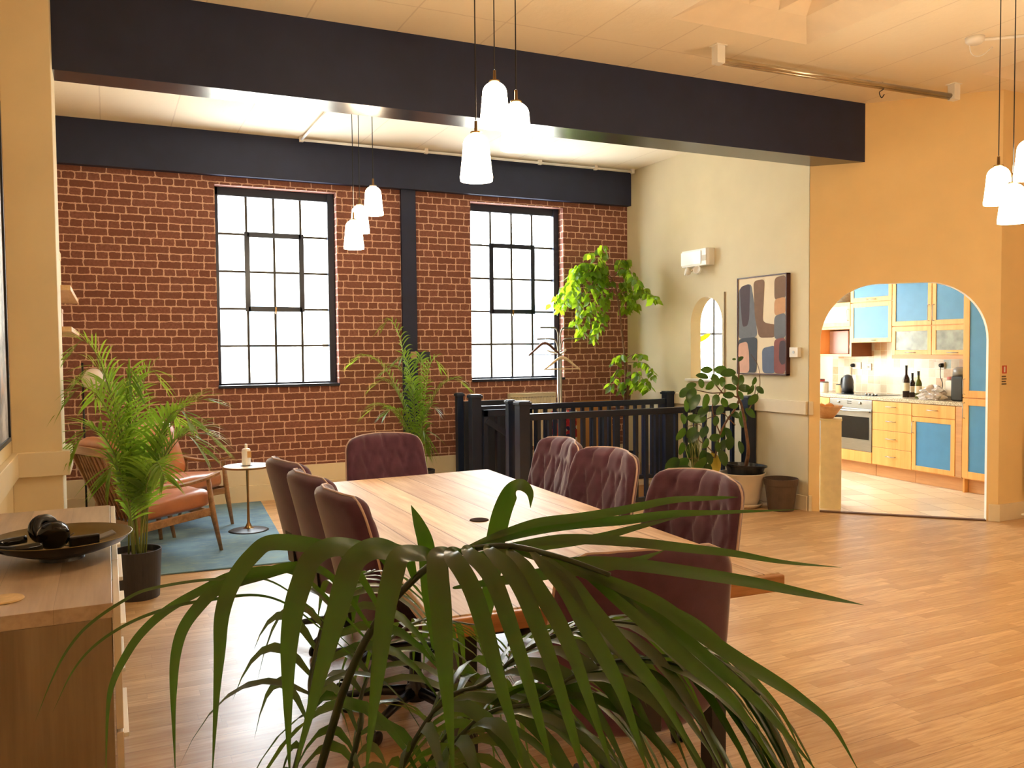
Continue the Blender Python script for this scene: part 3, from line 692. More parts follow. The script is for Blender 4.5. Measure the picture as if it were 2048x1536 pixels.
# ------------------------------------------------------------------ lounge corner
tt = NT('blue_rug'); co = tt.coord('Object'); n1 = tt.noise(2.2, 6, co, .65); n2 = tt.noise(7, 5, tt.coord('Object', (1, 3, 1)), .7)
c = tt.mix(tt.ramp(n1, .35, .65), S(92, 124, 150), S(122, 156, 172)); c = tt.mix(tt.ramp(n2, .52, .7), c, S(138, 160, 156)); tt.link(c, tt.b.inputs['Base Color']); tt.b.inputs['Roughness'].default_value = .95; tt.bump(tt.noise(300, 2, co), .4, .003)
mb = MB(); mb.prism([(-.35, 6.38), (1.215, 6.28), (1.40, 8.98), (-.25, 9.0)], .001, .012); tag(mb.build('rug', tt.m, bev=.004), 'worn blue and grey rug under the two armchairs', 'rug')
def armchair(name, label, loc, fdir):
    a = math.atan2(fdir[1], fdir[0])-PI/2; t = thing(name, label, 'armchair', loc, a, 'tan leather armchairs on the rug')
    W = .36
    for sx in (-1, 1):
        x = sx*W
        mb = MB(); mb.tube([(x, .33, 0), (x*.98, .27, .30), (x*.97, .24, .565)], [.014, .024, .017], 10); mb.build('leg', OAK, t, smooth=True)
        mb = MB(); mb.tube([(x, -.42, 0), (x*.97, -.30, .30), (x*.94, -.27, .56)], [.014, .023, .017], 10); mb.build('leg', OAK, t, smooth=True)
        arc = catmull([(x*.90, -.34, .575), (x*.97, -.20, .555), (x*1.02, .0, .548), (x*1.02, .2, .575), (x*.98, .33, .605)], 5); n = len(arc)
        vs = []; 
        for i, p in enumerate(arc):
            w_ = .018+.012*math.sin(PI*i/(n-1)); vs += [p+Vector((-w_, 0, .011)), p+Vector((w_, 0, .011)), p+Vector((w_, 0, -.011)), p+Vector((-w_, 0, -.011))]
        fs = [(i*4+k, i*4+(k+1) % 4, i*4+4+(k+1) % 4, i*4+4+k) for i in range(n-1) for k in range(4)]+[(0, 1, 2, 3), (n*4-1, n*4-2, n*4-3, n*4-4)]
        mb = MB(); mb.add(vs, fs); mb.build('armrest', OAK, t, bev=.006)
        mb = MB(); mb.bar((x*.96, -.31, .265), (x*.96, .27, .315), .026, .06); mb.build('side_rail', OAK, t, bev=.006)
        mb = MB(); mb.bar((x*.80, -.26, .28), (x*.76, -.50, .80), .03, .034, (0, 1, 0)); mb.build('back_post', OAK, t, bev=.006)
    mb = MB(); mb.bar((-W, .262, .30), (W, .262, .30), .024, .055); mb.build('front_rail', OAK, t, bev=.005)
    mb = MB(); mb.bar((-W, -.29, .27), (W, -.29, .27), .024, .05); mb.build('rear_rail', OAK, t, bev=.005)
    top = catmull([(-W*.98, -.44, .80), (-W*.5, -.50, .825), (0, -.52, .83), (W*.5, -.50, .825), (W*.98, -.44, .80)], 6)
    vs = []
    for p in top: vs += [p+Vector((0, .012, .03)), p+Vector((0, -.012, .03)), p+Vector((0, -.012, -.03)), p+Vector((0, .012, -.03))]
    n = len(top); mb = MB(); mb.add(vs, [(i*4+k, i*4+(k+1) % 4, i*4+4+(k+1) % 4, i*4+4+k) for i in range(n-1) for k in range(4)]+[(0, 1, 2, 3), (n*4-1, n*4-2, n*4-3, n*4-4)]); mb.build('top_rail', OAK, t, bev=.006)
    for k in range(9):
        x = -W*.68+W*1.36*k/8; mb = MB(); mb.tube([(x, -.285, .27), (x, -.505+abs(x)*.1, .815)], .009, 8); mb.build('spindle', OAK, t, smooth=True)
    def cushion(nm, cx, cy, cz, sx, sy, sz, tilt, m):
        N = 18; vs = []; 
        for j in range(N+1):
            th = -PI/2+PI*j/N
            for i in range(4*N):
                ph = 2*PI*i/(4*N); e = .32; f = lambda v, q: math.copysign(abs(v)**q, v)
                x = sx*f(math.cos(th), e)*f(math.cos(ph), e); y = sy*f(math.cos(th), e)*f(math.sin(ph), e); z = sz*f(math.sin(th), .55)
                z += .006*math.sin(x*23+y*9)*(1 if z > 0 else 0)+.012*(1-(x/sx)**2)*(1-(y/sy)**2)*(1 if z > 0 else -.3)
                vs.append(Vector((cx, cy, cz))+Matrix.Rotation(tilt, 3, 'X') @ Vector((x, y, z)))
        mb = MB(); mb.add(vs, [(j*4*N+i, j*4*N+(i+1) % (4*N), (j+1)*4*N+(i+1) % (4*N), (j+1)*4*N+i) for j in range(N) for i in range(4*N)]); mb.build(nm, m, t, smooth=True)
    cushion('seat_cushion', 0, .0, .385, .325, .31, .072, math.radians(5), LEATHER)
    cushion('back_cushion', 0, -.33, .66, .30, .27, .065, math.radians(-66), LEATHER)
    return t
armchair('armchair', 'tan leather armchair nearer the camera, its spindled back behind the potted palm', (.32, 7.08, .012), (.91, .41))
armchair('armchair', 'tan leather armchair further away, close to the brick wall', (.50, 7.98, .012), (.53, -.85))
t = thing('side_table', 'small round white topped table with brass stem and dark round foot', 'side table', (1.07, 7.55, .012))
mb = MB(); mb.lathe([(0, .548), (.196, .548), (.20, .553), (.196, .562), (0, .562)], 48); mb.build('table_top', WHITEP, t, smooth=False)
mb = MB(); mb.lathe([(.197, .546), (.203, .546), (.203, .560), (.2005, .560)], 48); mb.build('brass_rim', BRASS, t)
mb = MB(); mb.lathe([(.0, .548), (.03, .545), (.012, .53), (.009, .3), (.012, .07), (.03, .03), (.05, .02)], 20); mb.build('stem', BRASS, t, smooth=True)
mb = MB(); mb.lathe([(0, .025), (.04, .022), (.15, .008), (.17, 0), (0, 0)], 40); mb.build('foot', BLACKM, t, smooth=True)
t = thing('bottle', 'white pump bottle standing on the round side table', 'bottle', (1.06, 7.53, .576))
mb = MB(); mb.lathe([(0, .003), (.034, .003), (.036, .01), (.036, .135), (.030, .145), (.012, .15), (0, .15)], 24); mb.build('body', PLUG, t, smooth=True)
mb = MB(); mb.lathe([(0, .185), (.011, .185), (.012, .15), (0, .15)], 16); mb.build('cap', WHITEP, t)
mb = MB(); mb.box(.004, .037, -.037, -.034, .07, .125); mb.build('label', mat('amber_label', S(196, 150, 90), .6), t)
mb = MB(); mb.lathe([(0, 0), (.05, 0), (.05, .006), (0, .006)], 28); place(tag(mb.build('coaster', mat('dark_coaster', S(52, 32, 30), .5)), 'small dark coaster under the white bottle on the side table', 'coaster'), (1.06, 7.53, .572))
# floor lamp
t = thing('floor_lamp', 'slim black floor lamp with an opal glass globe against the brick wall', 'floor lamp', (-.20, 8.72, .012))
mb = MB(); mb.lathe([(0, 0), (.12, 0), (.12, .015), (0, .018)], 28); mb.build('base', BLACKM, t)
mb = MB(); mb.tube([(0, 0, .01), (0, 0, 1.45)], .009, 8); mb.build('pole', BLACKM, t, smooth=True)
mb = MB(); mb.tube([(0, 0, 1.30), (.06, -.06, 1.30)], .006, 8); mb.build('arm', BRASS, t, smooth=True)
mb = MB(); mb.lathe([(.1*math.sin(PI*k/16)+1e-5, -.1*math.cos(PI*k/16)) for k in range(17)], 28, (.09, -.10, 1.30)); mb.build('globe', mat('opal_globe', S(232, 220, 206), .25), t, smooth=True)
# shelves in the rear bay
SHW = wood('pale_shelf', S(200, 160, 116), S(232, 200, 156), .5, axis=1)
for z, lb in ((1.985, 'upper pale wooden shelf behind the pier'), (1.70, 'lower pale wooden shelf behind the pier')):
    t = thing('wall_shelf', lb, 'shelf', (-.5, 7.0, z), 0, 'shelves on the left wall'); mb = MB(); mb.box(0, .29, -.4, 1.4, 0, .035); mb.build('board', SHW, t, bev=.003)
    mb = MB(); mb.box(0, .2, .3, .31, -.08, 0); mb.box(0, .012, .3, .31, -.16, -.08); mb.build('bracket', BLACKM, t)
for (y, z, w_, h, m, lb) in ((7.35, 2.02, .20, .30, mat('cream_card', S(226, 198, 150), .7), 'cream box file standing on the upper shelf'), (7.5, 1.735, .19, .16, mat('rose_card', S(222, 196, 178), .7), 'pale pink box standing on the lower shelf')):
    t = thing('box', lb, 'box', (-.40, y, z)); mb = MB(); mb.box(-.08, .10, -w_/2, w_/2, 0, h*.8); mb.build('body', m, t, bev=.003); mb = MB(); mb.box(-.083, .103, -w_/2-.003, w_/2+.003, h*.8, h); mb.build('lid', m, t, bev=.003)

# ------------------------------------------------------------------ sideboard
t = thing('sideboard', 'grey oak sideboard along the left wall with pale drawer fronts', 'sideboard', (-.5, 3.8, 0))
sbt = .80; y0, y1 = 2.80-3.8, 4.62-3.8
mb = MB(); mb.box(.0, .497, y0, y1, sbt-.045, sbt); mb.build('top', OAKG, t, bev=.002)
mb = MB(); mb.box(.0, .494, y0, y0+.03, 0, sbt-.045); mb.build('end_panel', OAKV, t, bev=.002)
mb = MB(); mb.box(.0, .494, y1-.03, y1, 0, sbt-.045); mb.build('end_panel', OAKV, t, bev=.002)
mb = MB(); mb.box(.0, .48, y0+.03, y1-.03, 0, sbt-.05); mb.build('carcass', OAKV, t)
PALE = mat('pale_drawer_front', S(214, 202, 184), .4, var=.03)
for k in range(3):
    a = y0+(y1-y0)*k/3+.003; b = y0+(y1-y0)*(k+1)/3-.003
    for z0, z1 in ((.06, .40), (.41, .75)):
        mb = MB(); mb.box(.499, .519, a, b, z0, z1+(.045 if z1 > .7 else 0)); d = mb.build('drawer', PALE, t, bev=.002)
        mb = MB(); mb.box(.519, .535, (a+b)/2-.20, (a+b)/2+.20, z1-.06, z1-.045); mb.build('handle', WHITEP, d, bev=.002)
# bowl with headphones
BC = Vector((-.165, 3.50, sbt)); tt = NT('bronze_dish'); tt.b.inputs['Base Color'].default_value = S(124, 104, 54); tt.b.inputs['Metallic'].default_value = .7; tt.b.inputs['Roughness'].default_value = .4
t = thing('bowl', 'wide shallow bronze bowl on the sideboard holding headphones', 'bowl', BC)
mb = MB(); mb.lathe([(0, .026), (.07, .027), (.14, .04), (.20, .062), (.235, .085), (.238, .084), (.205, .056), (.14, .032), (.09, .018), (0, .016)], 56); mb.build('dish', tt.m, t, smooth=True)
mb = MB(); mb.lathe([(0, .02), (.07, .02), (.075, .0), (0, 0)], 40); mb.build('foot', BLACKP, t, smooth=False)
mb = MB(); mb.lathe([(.09, .0165), (.14, .0305), (.205, .0545), (.2395, .083)], 56); mb.build('underside', BLACKP, t, smooth=True)
GLB = mat('black_gloss_plastic', S(14, 14, 18), .12, var=.1)
t = thing('headphones', 'black over-ear headphones lying in the bronze bowl', 'headphones', BC+Vector((-.085, -.03, .05)), math.radians(20)); t.scale = (1.3, 1.3, 1.3)
band = catmull([(-.005, .055, .02), (-.07, .05, .018), (-.115, .0, .022), (-.07, -.06, .018), (.0, -.065, .02)], 7)
mb = MB(); mb.tube(band, .011, 10); mb.build('headband', GLB, t, smooth=True)
for sy, tz in ((1, .042), (-1, .036)):
    m_ = Matrix.Translation((.035, sy*.045, tz)) @ Matrix.Rotation(math.radians(70*sy), 4, 'X') @ Matrix.Rotation(.3, 4, 'Y')
    mb = MB(); mb.lathe([(0, -.014), (.030, -.013), (.040, -.006), (.042, .004), (.036, .010), (0, .011)], 28, m=m_); cup = mb.build('ear_cup', GLB, t, smooth=True)
    mb = MB(); mb.lathe([(.018, .010), (.034, .010), (.040, .018), (.034, .026), (.02, .022)], 28, m=m_); mb.build('ear_pad', BLACKP, cup, smooth=True)
t = thing('phone', 'small black box shaped gadget leaning in the bronze bowl', 'gadget', BC+Vector((.075, -.055, .052)), math.radians(12))
mb = MB(); mb.box(-.05, .05, -.014, .014, 0, .036); mb.build('body', BLACKP, t, bev=.003)
mb = MB(); mb.box(-.046, .046, -.0155, -.014, .006, .030); mb.build('screen', GLB, t)
o = MB(); o.box(-.05, .06, -.03, .03, 0, .008); ob = tag(o.build('card_wallet', mat('grey_wallet', S(120, 116, 112), .4), bev=.003), 'flat silver edged wallet at the bowl rim beside the gadget', 'wallet'); place(ob, BC+Vector((.12, -.02, .062)), .2); ob.rotation_euler = (0, -.28, .2)
o = MB(); o.tube(catmull([(0, 0, 0), (.02, .03, .02), (.05, .02, .045), (.03, -.01, .03), (.06, -.03, .01), (.02, -.03, .012)], 6), .0016, 6); place(tag(o.build('charging_cable', BLACKP, smooth=True), 'thin coiled cable in the bronze bowl', 'cable'), BC+Vector((-.01, .0, .04)))
mb = MB(); mb.lathe([(0, 0), (.052, 0), (.055, .003), (.052, .007), (0, .007)], 36); place(tag(mb.build('cork_coaster', mat('cork', S(206, 176, 128), .85, var=.1, vscale=60), smooth=False), 'round cork coaster on the near end of the sideboard', 'coaster'), (-.30, 2.98, sbt))
t = thing('waste_basket', 'black wire waste basket on the floor at the end of the sideboard', 'basket', (-.17, 2.46, 0))
mb = MB(); mb.tube([(.115*math.cos(2*PI*k/36), .115*math.sin(2*PI*k/36), .36) for k in range(37)], .004, 6); mb.build('rim', BLACKM, t, smooth=True)
mb = MB()
for k in range(48):
    a = 2*PI*k/48; mb.tube([(.08*math.cos(a), .08*math.sin(a), 0), (.115*math.cos(a), .115*math.sin(a), .36)], .0012, 4)
for j in range(12):
    r = .08+.035*j/12; mb.tube([(r*math.cos(2*PI*k/36), r*math.sin(2*PI*k/36), .36*j/12+.003) for k in range(37)], .0012, 4)
mb.build('mesh', BLACKM, t)
# framed canvas on the left wall
tt = NT('abstract_canvas'); co = tt.coord('Object'); n1 = tt.noise(3, 6, co, .7); n2 = tt.noise(5, 5, co, .6)
c = tt.mix(tt.ramp(n1, .4, .6), S(206, 204, 206), S(96, 100, 108)); c = tt.mix(tt.ramp(n2, .55, .7), c, S(196, 160, 140)); tt.link(c, tt.b.inputs['Base Color']); tt.bump(n1, .4, .01); tt.b.inputs['Roughness'].default_value = .4
t = thing('wall_art', 'large grey abstract canvas with a thin black frame on the left wall', 'painting', (-.5, 4.2, 1.10))
mb = MB(); mb.box(.005, .035, -1.0, .86, .02, 1.72); mb.build('canvas', tt.m, t)
mb = MB()
for b in ((0, .045, -1.02, .885, 0, .02), (0, .045, -1.02, .885, 1.72, 1.74), (0, .045, .865, .885, 0, 1.74), (0, .045, -1.02, -1.0, 0, 1.74)): mb.box(*b)
mb.build('frame', BLACKM, t)

# ------------------------------------------------------------------ side wall fittings
R90 = math.radians(-90)   # local x runs toward the camera along the wall, local y into the wall
t = thing('emergency_light', 'white twin emergency light high on the side wall', 'emergency light', (XS, 7.60, 2.44), R90)
mb = MB(); mb.prism([(-.235, 0), (-.235, -.075), (-.21, -.10), (.21, -.10), (.235, -.075), (.235, 0)], 0, .185); mb.build('housing', PLUG, t, bev=.006)
mb = MB(); mb.box(-.22, .13, -.108, -.10, .02, .165); mb.build('diffuser', mat('clear_diffuser', S(250, 250, 246), .15), t, bev=.004)
mb = MB(); mb.box(.145, .215, -.104, -.10, .05, .11); mb.build('label_plate', mat('grey_plate', S(196, 186, 166), .5), t)
for x in (-.10, .08):
    mb = MB(); mb.tube([(x*.5, -.05, 0), (x*.7, -.06, -.03), (x, -.08, -.045)], .014, 8); l = mb.build('lamp_arm', PLUG, t, smooth=True)
    m_ = Matrix.Translation((x, -.10, -.05)) @ Matrix.Rotation(math.radians(75), 4, 'X') @ Matrix.Rotation(x*4, 4, 'Y')
    mb = MB(); mb.lathe([(0, -.03), (.02, -.03), (.044, .0), (.046, .03), (.04, .03), (.03, .01), (0, .01)], 24, m=m_); mb.build('lamp_head', PLUG, l, smooth=True)
t = thing('painting', 'abstract painting of rounded brown, grey and cream shapes in a dark red wood frame', 'painting', (XS, 6.595, 1.275), R90)
PW, PH = .355, .985; FR = mat('mahogany_frame', S(70, 28, 28), .4, var=.1)
mb = MB()
for b in ((-PW, PW, -.05, 0, 0, .012), (-PW, PW, -.05, 0, PH-.012, PH), (-PW, -PW+.012, -.05, 0, 0, PH), (PW-.012, PW, -.05, 0, 0, PH)): mb.box(*b)
mb.build('frame', FR, t)
mb = MB(); mb.box(-PW+.012, PW-.012, -.040, -.002, .012, PH-.012); cv = mb.build('canvas', mat('canvas_cream', S(232, 216, 184), .7, var=.02), t)
def blob(pts, col, k=0):
    # pts in canvas fractions (u right, v down), rounded through a closed curve
    P = [Vector((-PW+.016+u*(2*PW-.032), 0, PH-.016-v*(PH-.032))) for u, v in pts]; n = len(P); out = []
    for i in range(n):
        a, b, c_ = P[i-1], P[i], P[(i+1) % n]; r1 = min(.05, (a-b).length*.3); r2 = min(.05, (c_-b).length*.3)
        p = b+(a-b).normalized()*r1; q = b+(c_-b).normalized()*r2
        for s_ in range(6): s__ = s_/5; out.append(p*(1-s__)**2+b*2*s__*(1-s__)+q*s__**2)
    y = -.0412-.0004*k; mb = MB(); mb.add([(p.x, y, p.z) for p in out], [tuple(range(len(out)))]); mb.build('painted_shape', mat('paint_%s' % '_'.join(str(x) for x in col), S(*col), .75, var=.06, vscale=18, bump=.1), cv)
SLATE = (112, 116, 124); PLUMC = (76, 62, 70); BR = (128, 98, 76); DK = (70, 76, 84); PK = (214, 168, 146); SB = (98, 112, 138); RS = (140, 84, 80); OR = (206, 156, 112)
for i, (pts, col) in enumerate([
 ([(0, .10), (.28, .05), (.36, .30), (.42, .62), (0, .64)], SLATE),
 ([(.03, .08), (.26, .05), (.24, .42), (.20, .50), (.09, .51), (.05, .30)], PLUMC),
 ([(.33, .03), (.57, .02), (.53, .45), (.60, .48), (.82, .50), (.79, .63), (.45, .63), (.36, .40)], BR),
 ([(.77, .02), (1, .0), (1, .24), (.77, .25)], BR), ([(.77, .24), (1, .22), (1, .39), (.77, .41)], OR),
 ([(.77, .41), (1, .38), (1, .64), (.77, .65)], SLATE),
 ([(0, .65), (.10, .63), (.42, .62), (.40, 1), (.22, 1), (.0, 1)], DK), ([(0, .69), (.20, .665), (.24, .78), (.25, 1), (0, 1)], PK),
 ([(.52, .74), (.80, .71), (.80, 1), (.53, 1)], SB), ([(.77, .65), (1, .63), (1, 1), (.77, 1)], RS), ([(.88, .67), (1, .66), (1, .90), (.92, .91), (.87, .86)], PLUMC)]): blob(pts, col, i)
t = thing('wall_switch', 'square white key switch box on the side wall right of the painting', 'switch', (XS, 6.15, 1.45), R90)
mb = MB(); mb.box(-.055, .055, -.045, 0, 0, .095); mb.build('back_box', PLUG, t, bev=.003)
mb = MB(); mb.lathe([(0, .004), (.014, .004), (.014, 0)], 18, m=Matrix.Translation((0, -.045, .048)) @ Matrix.Rotation(PI/2, 4, 'X')); mb.build('key_slot', STEEL, t)
mb = MB(); mb.tube([(XS-.008, 7.196, 1.036), (XS-.008, 7.196, 2.14)], .0075, 6); tag(mb.build('cable_conduit', mat('dull_conduit', S(150, 132, 104), .6)), 'thin vertical cable conduit between the arched hatch and the painting', 'conduit')
mb = MB(); mb.box(XS-.05, XS+.03, 7.22, 7.83, 1.18, 1.205); tag(mb.build('hatch_ledge', WHITEP, bev=.004), 'white ledge at the foot of the arched hatch', 'ledge')
mb = MB(); vs = []
for k in range(20):
    a = 2*PI*k/20; vs.append((.11*math.cos(a)*(1+.1*math.cos(a)), .035*math.sin(a)))
p = at(1404, 677, 11.08); t = thing('window_ornament', 'bright yellow leaf shaped ornament on a thin stem seen through the arched hatch', 'ornament', (p.x, p.y, 1.036), math.radians(-30))
mb.prism(vs, -.006, .006, m=Matrix.Translation((0, 0, p.z-1.036)) @ Matrix.Rotation(PI/2, 4, 'X') @ Matrix.Rotation(math.radians(28), 4, 'Z')); mb.build('leaf_shape', mat('bright_yellow', S(246, 224, 20), .5), t, bev=.002)
mb = MB(); mb.tube([(0, .008, 0), (-.02, .008, (p.z-1.036)*.6), (-.05, .008, p.z-1.036)], .004, 6); mb.build('stem', BLACKM, t, smooth=True)
# post sockets
t = thing('wall_socket', 'beige light switch plate on the navy post', 'switch', (3.09, YB-.045, 1.46)); mb = MB(); mb.box(-.035, .035, -.014, 0, 0, .075); mb.build('plate', mat('beige_plate', S(176, 150, 108), .5), t, bev=.002); mb = MB(); mb.box(-.012, .012, -.018, -.014, .025, .05); mb.build('rocker', mat('beige_plate', S(176, 150, 108), .5), t)
t = thing('socket_box', 'dark navy socket box on the brick wall beside the navy post', 'socket', (3.205, YB, 1.445)); mb = MB(); mb.box(-.065, .085, -.035, 0, 0, .085); mb.build('box', NAVYG, t, bev=.003); mb = MB(); mb.box(-.05, .07, -.038, -.035, .012, .073); mb.build('plate', NAVYG, t, bev=.001)
# safety notice and wall details right of the arch
t = thing('fire_notice', 'small red fire action sticker with printed lines on the wall right of the archway', 'notice', (AE.x+.06, AE.y, 1.20))
mb = MB(); mb.box(-.03, .03, -.002, 0, .10, .17); mb.build('red_panel', mat('notice_red', S(196, 70, 40), .5), t)
mb = MB()
for k in range(4): mb.box(-.035, .02+.008*(k % 2), -.002, 0, .068-.022*k, .080-.022*k)
mb.build('printed_lines', mat('notice_ink', S(96, 80, 62), .6), t)
mb = MB(); mb.box(-.01, .01, -.003, -.002, .11, .16); mb.build('white_mark', PLUG, t)

# ------------------------------------------------------------------ ceiling fittings
t = thing('ceiling_rail', 'long metal tube rail on two white brackets below the ceiling', 'rail', (4.08, 5.02, ZC))
L = 2.42
mb = MB(); mb.tube([(.0, 0, -.10), (L, -.08, -.10)], .020, 12); mb.build('tube', mat('galvanised_tube', S(190, 176, 150), .25, metal=.9, var=.1), t, smooth=True)
mb = MB(); mb.tube([(.0, .012, -.118), (L, -.068, -.118)], .012, 10); mb.build('tube', mat('galvanised_tube', S(190, 176, 150), .25), t, smooth=True)
for x in (0, L):
    mb = MB(); mb.box(x-.035, x+.035, -.04-x*.033, .03-x*.033, -.135, 0); mb.box(x-.05, x+.05, -.05-x*.033, .04-x*.033, -.008, 0); mb.build('bracket', WHITEP, t, bev=.005)
mb = MB(); x = 1.62; mb.tube(catmull([(x, -.05, -.075), (x+.02, -.05, -.10), (x+.01, -.05, -.13), (x-.035, -.05, -.16), (x-.01, -.05, -.20), (x+.02, -.05, -.17)], 5), .004, 6); mb.build('cable_tie', BLACKP, t, smooth=True)
t = thing('smoke_detector', 'white round smoke detector on the ceiling with a surface conduit', 'smoke detector', (5.664, 4.138, ZC))
mb = MB(); mb.lathe([(0, -.045), (.045, -.045), (.06, -.03), (.065, 0), (0, 0)], 28); mb.build('body', PLUG, t, smooth=True)
mb = MB(); mb.tube([(.06, -.02, -.012), (1.1, -.9, -.012)], .011, 8); mb.build('conduit', WHITEP, t)
mb = MB(); mb.tube(catmull([(-.02, .03, -.03), (.05, .06, -.09), (.12, .04, -.10), (.22, .02, -.03)], 6), .004, 6); mb.build('loose_wire', WHITEP, t, smooth=True)
t = thing('pipework', 'painted white pipe run along the ceiling above the navy wall beam', 'pipe', (1.86, 8.86, ZC))
mb = MB(); mb.tube([(0, 0, -.035), (4.05, 0, -.035)], .014, 8); mb.build('long_pipe', WHITEP, t, smooth=True)
mb = MB(); mb.tube([(0, 0, -.035), (0, -2.4, -.035)], .012, 8); mb.build('branch_pipe', WHITEP, t, smooth=True)
for x in (.0, 1.35, 2.1, 2.75, 3.5, 4.03):
    mb = MB(); mb.box(x-.02, x+.02, -.02, .02, -.055, 0); mb.build('pipe_clip', WHITEP, t, bev=.003)

# ------------------------------------------------------------------ kitchen
PSI = .0811; KD = Vector((math.sin(PSI), math.cos(PSI), 0)); KN = Vector((math.cos(PSI), -math.sin(PSI), 0)); KO = Vector((8.172, 7, 0)); KR = math.atan2(-KD.y, -KD.x)
def kp(x, n, z=0): return KO-KD*x+KN*n+Vector((0, 0, z))
def kthing(name, label, cat, x, n, z, group=None): return thing(name, label, cat, kp(x, n, z), KR, group)
km = Matrix.Translation(KO) @ Matrix.Rotation(KR, 4, 'Z')
mb = MB(); mb.box(-2.3, 2.6, 0, .05, 0, 2.85); o = struct(mb.build('wall_kitchen_side', WHITEP)); place(o, kp(0, .605), KR)
SPL = tile_mat('mixed_wall_tiles', .1065, [(0, S(222, 208, 178)), (.3, S(206, 190, 158)), (.5, S(212, 172, 128)), (.66, S(228, 214, 190)), (.84, S(146, 176, 178)), (.90, S(196, 156, 112))], S(236, 228, 206), .25, gw=.05, axes=(0, 2))
mb = MB(); mb.box(-1.6, 1.02, 0, .006, .95, 1.9); o = struct(mb.build('trim_splashback', SPL)); place(o, kp(0, .598), KR)
def handle(par, x, z, vert=False, L=.13):
    mb = MB(); h = L/2
    if vert: pts = [(x, 0, z-h), (x, -.028, z-h+.004), (x, -.028, z+h-.004), (x, 0, z+h)]
    else: pts = [(x-h, 0, z), (x-h+.004, -.028, z), (x+h-.004, -.028, z), (x+h, 0, z)]
    mb.tube(pts, .0045, 6); mb.build('handle', STEEL, par, smooth=True)
def fdoor(par, x0, x1, z0, z1, panel=BLUE, name='door', fw=.055, hd=None):
    mb = MB(); g = .002
    mb.box(x0+g, x0+fw, -.02, 0, z0+g, z1-g); mb.box(x1-fw, x1-g, -.02, 0, z0+g, z1-g); mb.box(x0+fw, x1-fw, -.02, 0, z0+g, z0+fw); mb.box(x0+fw, x1-fw, -.02, 0, z1-fw, z1-g); d = mb.build(name, BEECH, par, bev=.002)
    mb = MB(); mb.box(x0+fw, x1-fw, -.012, -.006, z0+fw, z1-fw); mb.build('door_panel', panel, d)
    if hd: handle(d, *hd)
    for o_ in [c_ for c_ in bpy.data.objects if c_.parent == d and c_.name.startswith('handle')]: o_.location = (0, -.02, 0)
    return d
def drawer(par, x0, x1, z0, z1):
    mb = MB(); mb.box(x0+.002, x1-.002, -.02, 0, z0+.002, z1-.002); d = mb.build('drawer', BEECH, par, bev=.002); handle(d, (x0+x1)/2, (z0+z1)/2+.01)
    [setattr(c_, 'location', (0, -.02, 0)) for c_ in bpy.data.objects if c_.parent == d]
def carcass(par, x0, x1, z0, z1, dp, m=BEECH):
    mb = MB(); mb.box(x0, x1, .001, dp, z0, z1); mb.build('carcass', m, par)
def plinth(par, x0, x1):
    mb = MB(); mb.box(x0, x1, .05, .066, .008, .15); mb.build('plinth', BEECHD, par)
t = kthing('base_cabinet', 'beech drawer unit between the oven and the blue door cupboard', 'cabinet', -.23, 0, 0); W_ = .583
carcass(t, 0, W_, .15, .905, .58); plinth(t, 0, W_)
for a, b in ((.155, .362), (.362, .567), (.567, .77), (.77, .905)): drawer(t, 0, W_, a, b)
t = kthing('base_cabinet', 'beech cupboard with one drawer over a blue panelled door', 'cabinet', .357, 0, 0); carcass(t, 0, .655, .15, .905, .58); plinth(t, 0, .655)
drawer(t, 0, .575, .765, .905); fdoor(t, 0, .575, .16, .762, hd=(.028, .64, True)); mb = MB(); mb.box(.58, .655, -.015, 0, .155, .905); mb.build('filler_panel', BEECHD, t)
t = kthing('base_cabinet', 'beech corner cupboard left of the oven', 'cabinet', -1.62, 0, 0); carcass(t, 0, .67, .15, .905, .58); plinth(t, 0, .67); drawer(t, 0, .67, .765, .905); fdoor(t, 0, .67, .16, .762)
t = kthing('tall_cabinet', 'tall beech larder cabinet with blue door panels at the right of the archway', 'cabinet', 1.02, 0, 0); carcass(t, 0, .60, .15, 2.6, .58); plinth(t, .03, .60)
fdoor(t, 0, .60, .16, 1.0, hd=(.028, .87, True, .16), fw=.075); fdoor(t, 0, .60, 1.005, 2.35, hd=(.028, 1.12, True, .16), fw=.075); mb = MB(); mb.box(0, .02, 0, .06, .006, .16); mb.build('side_foot', BEECH, t)
mb = MB(); mb.box(-.665, .665, -.02, .598, .0, .04); tg = NT('speckled_worktop'); co = tg.coord('Object'); tg.link(tg.mix(tg.ramp(tg.noise(140, 3, co), .42, .58), S(150, 138, 116), S(226, 214, 190)), tg.b.inputs['Base Color']); tg.b.inputs['Roughness'].default_value = .25
mb = MB(); mb.box(-1.6, 1.015, -.02, .596, 0, .04); o = tag(mb.build('worktop', tg.m, bev=.004), 'speckled beige kitchen worktop over the base cabinets', 'worktop'); place(o, kp(0, 0, .91), KR)
t = kthing('oven', 'stainless steel built-in oven under the worktop', 'oven', -.945, 0, 0); OW = .708
carcass(t, 0, OW, .15, .905, .57, BEECHD); plinth(t, 0, OW)
mb = MB(); mb.box(.002, OW-.002, -.02, 0, .80, .903); cp = mb.build('control_panel', STEEL, t, bev=.002)
for x in (.16, .52):
    mb = MB(); mb.lathe([(0, .016), (.014, .016), (.017, 0), (0, 0)], 18, m=Matrix.Translation((x, -.02, .862)) @ Matrix.Rotation(PI/2, 4, 'X')); mb.build('knob', STEEL, cp, smooth=True)
mb = MB()
for z in (.875, .85):
    for k in range(4): mb.box(.30+.02*k, .313+.02*k, -.022, -.02, z, z+.008)
mb.build('clock_display', BLACKP, cp)
mb = MB(); mb.box(.002, OW-.002, -.025, 0, .29, .797); dr = mb.build('oven_door', STEEL, t, bev=.003)
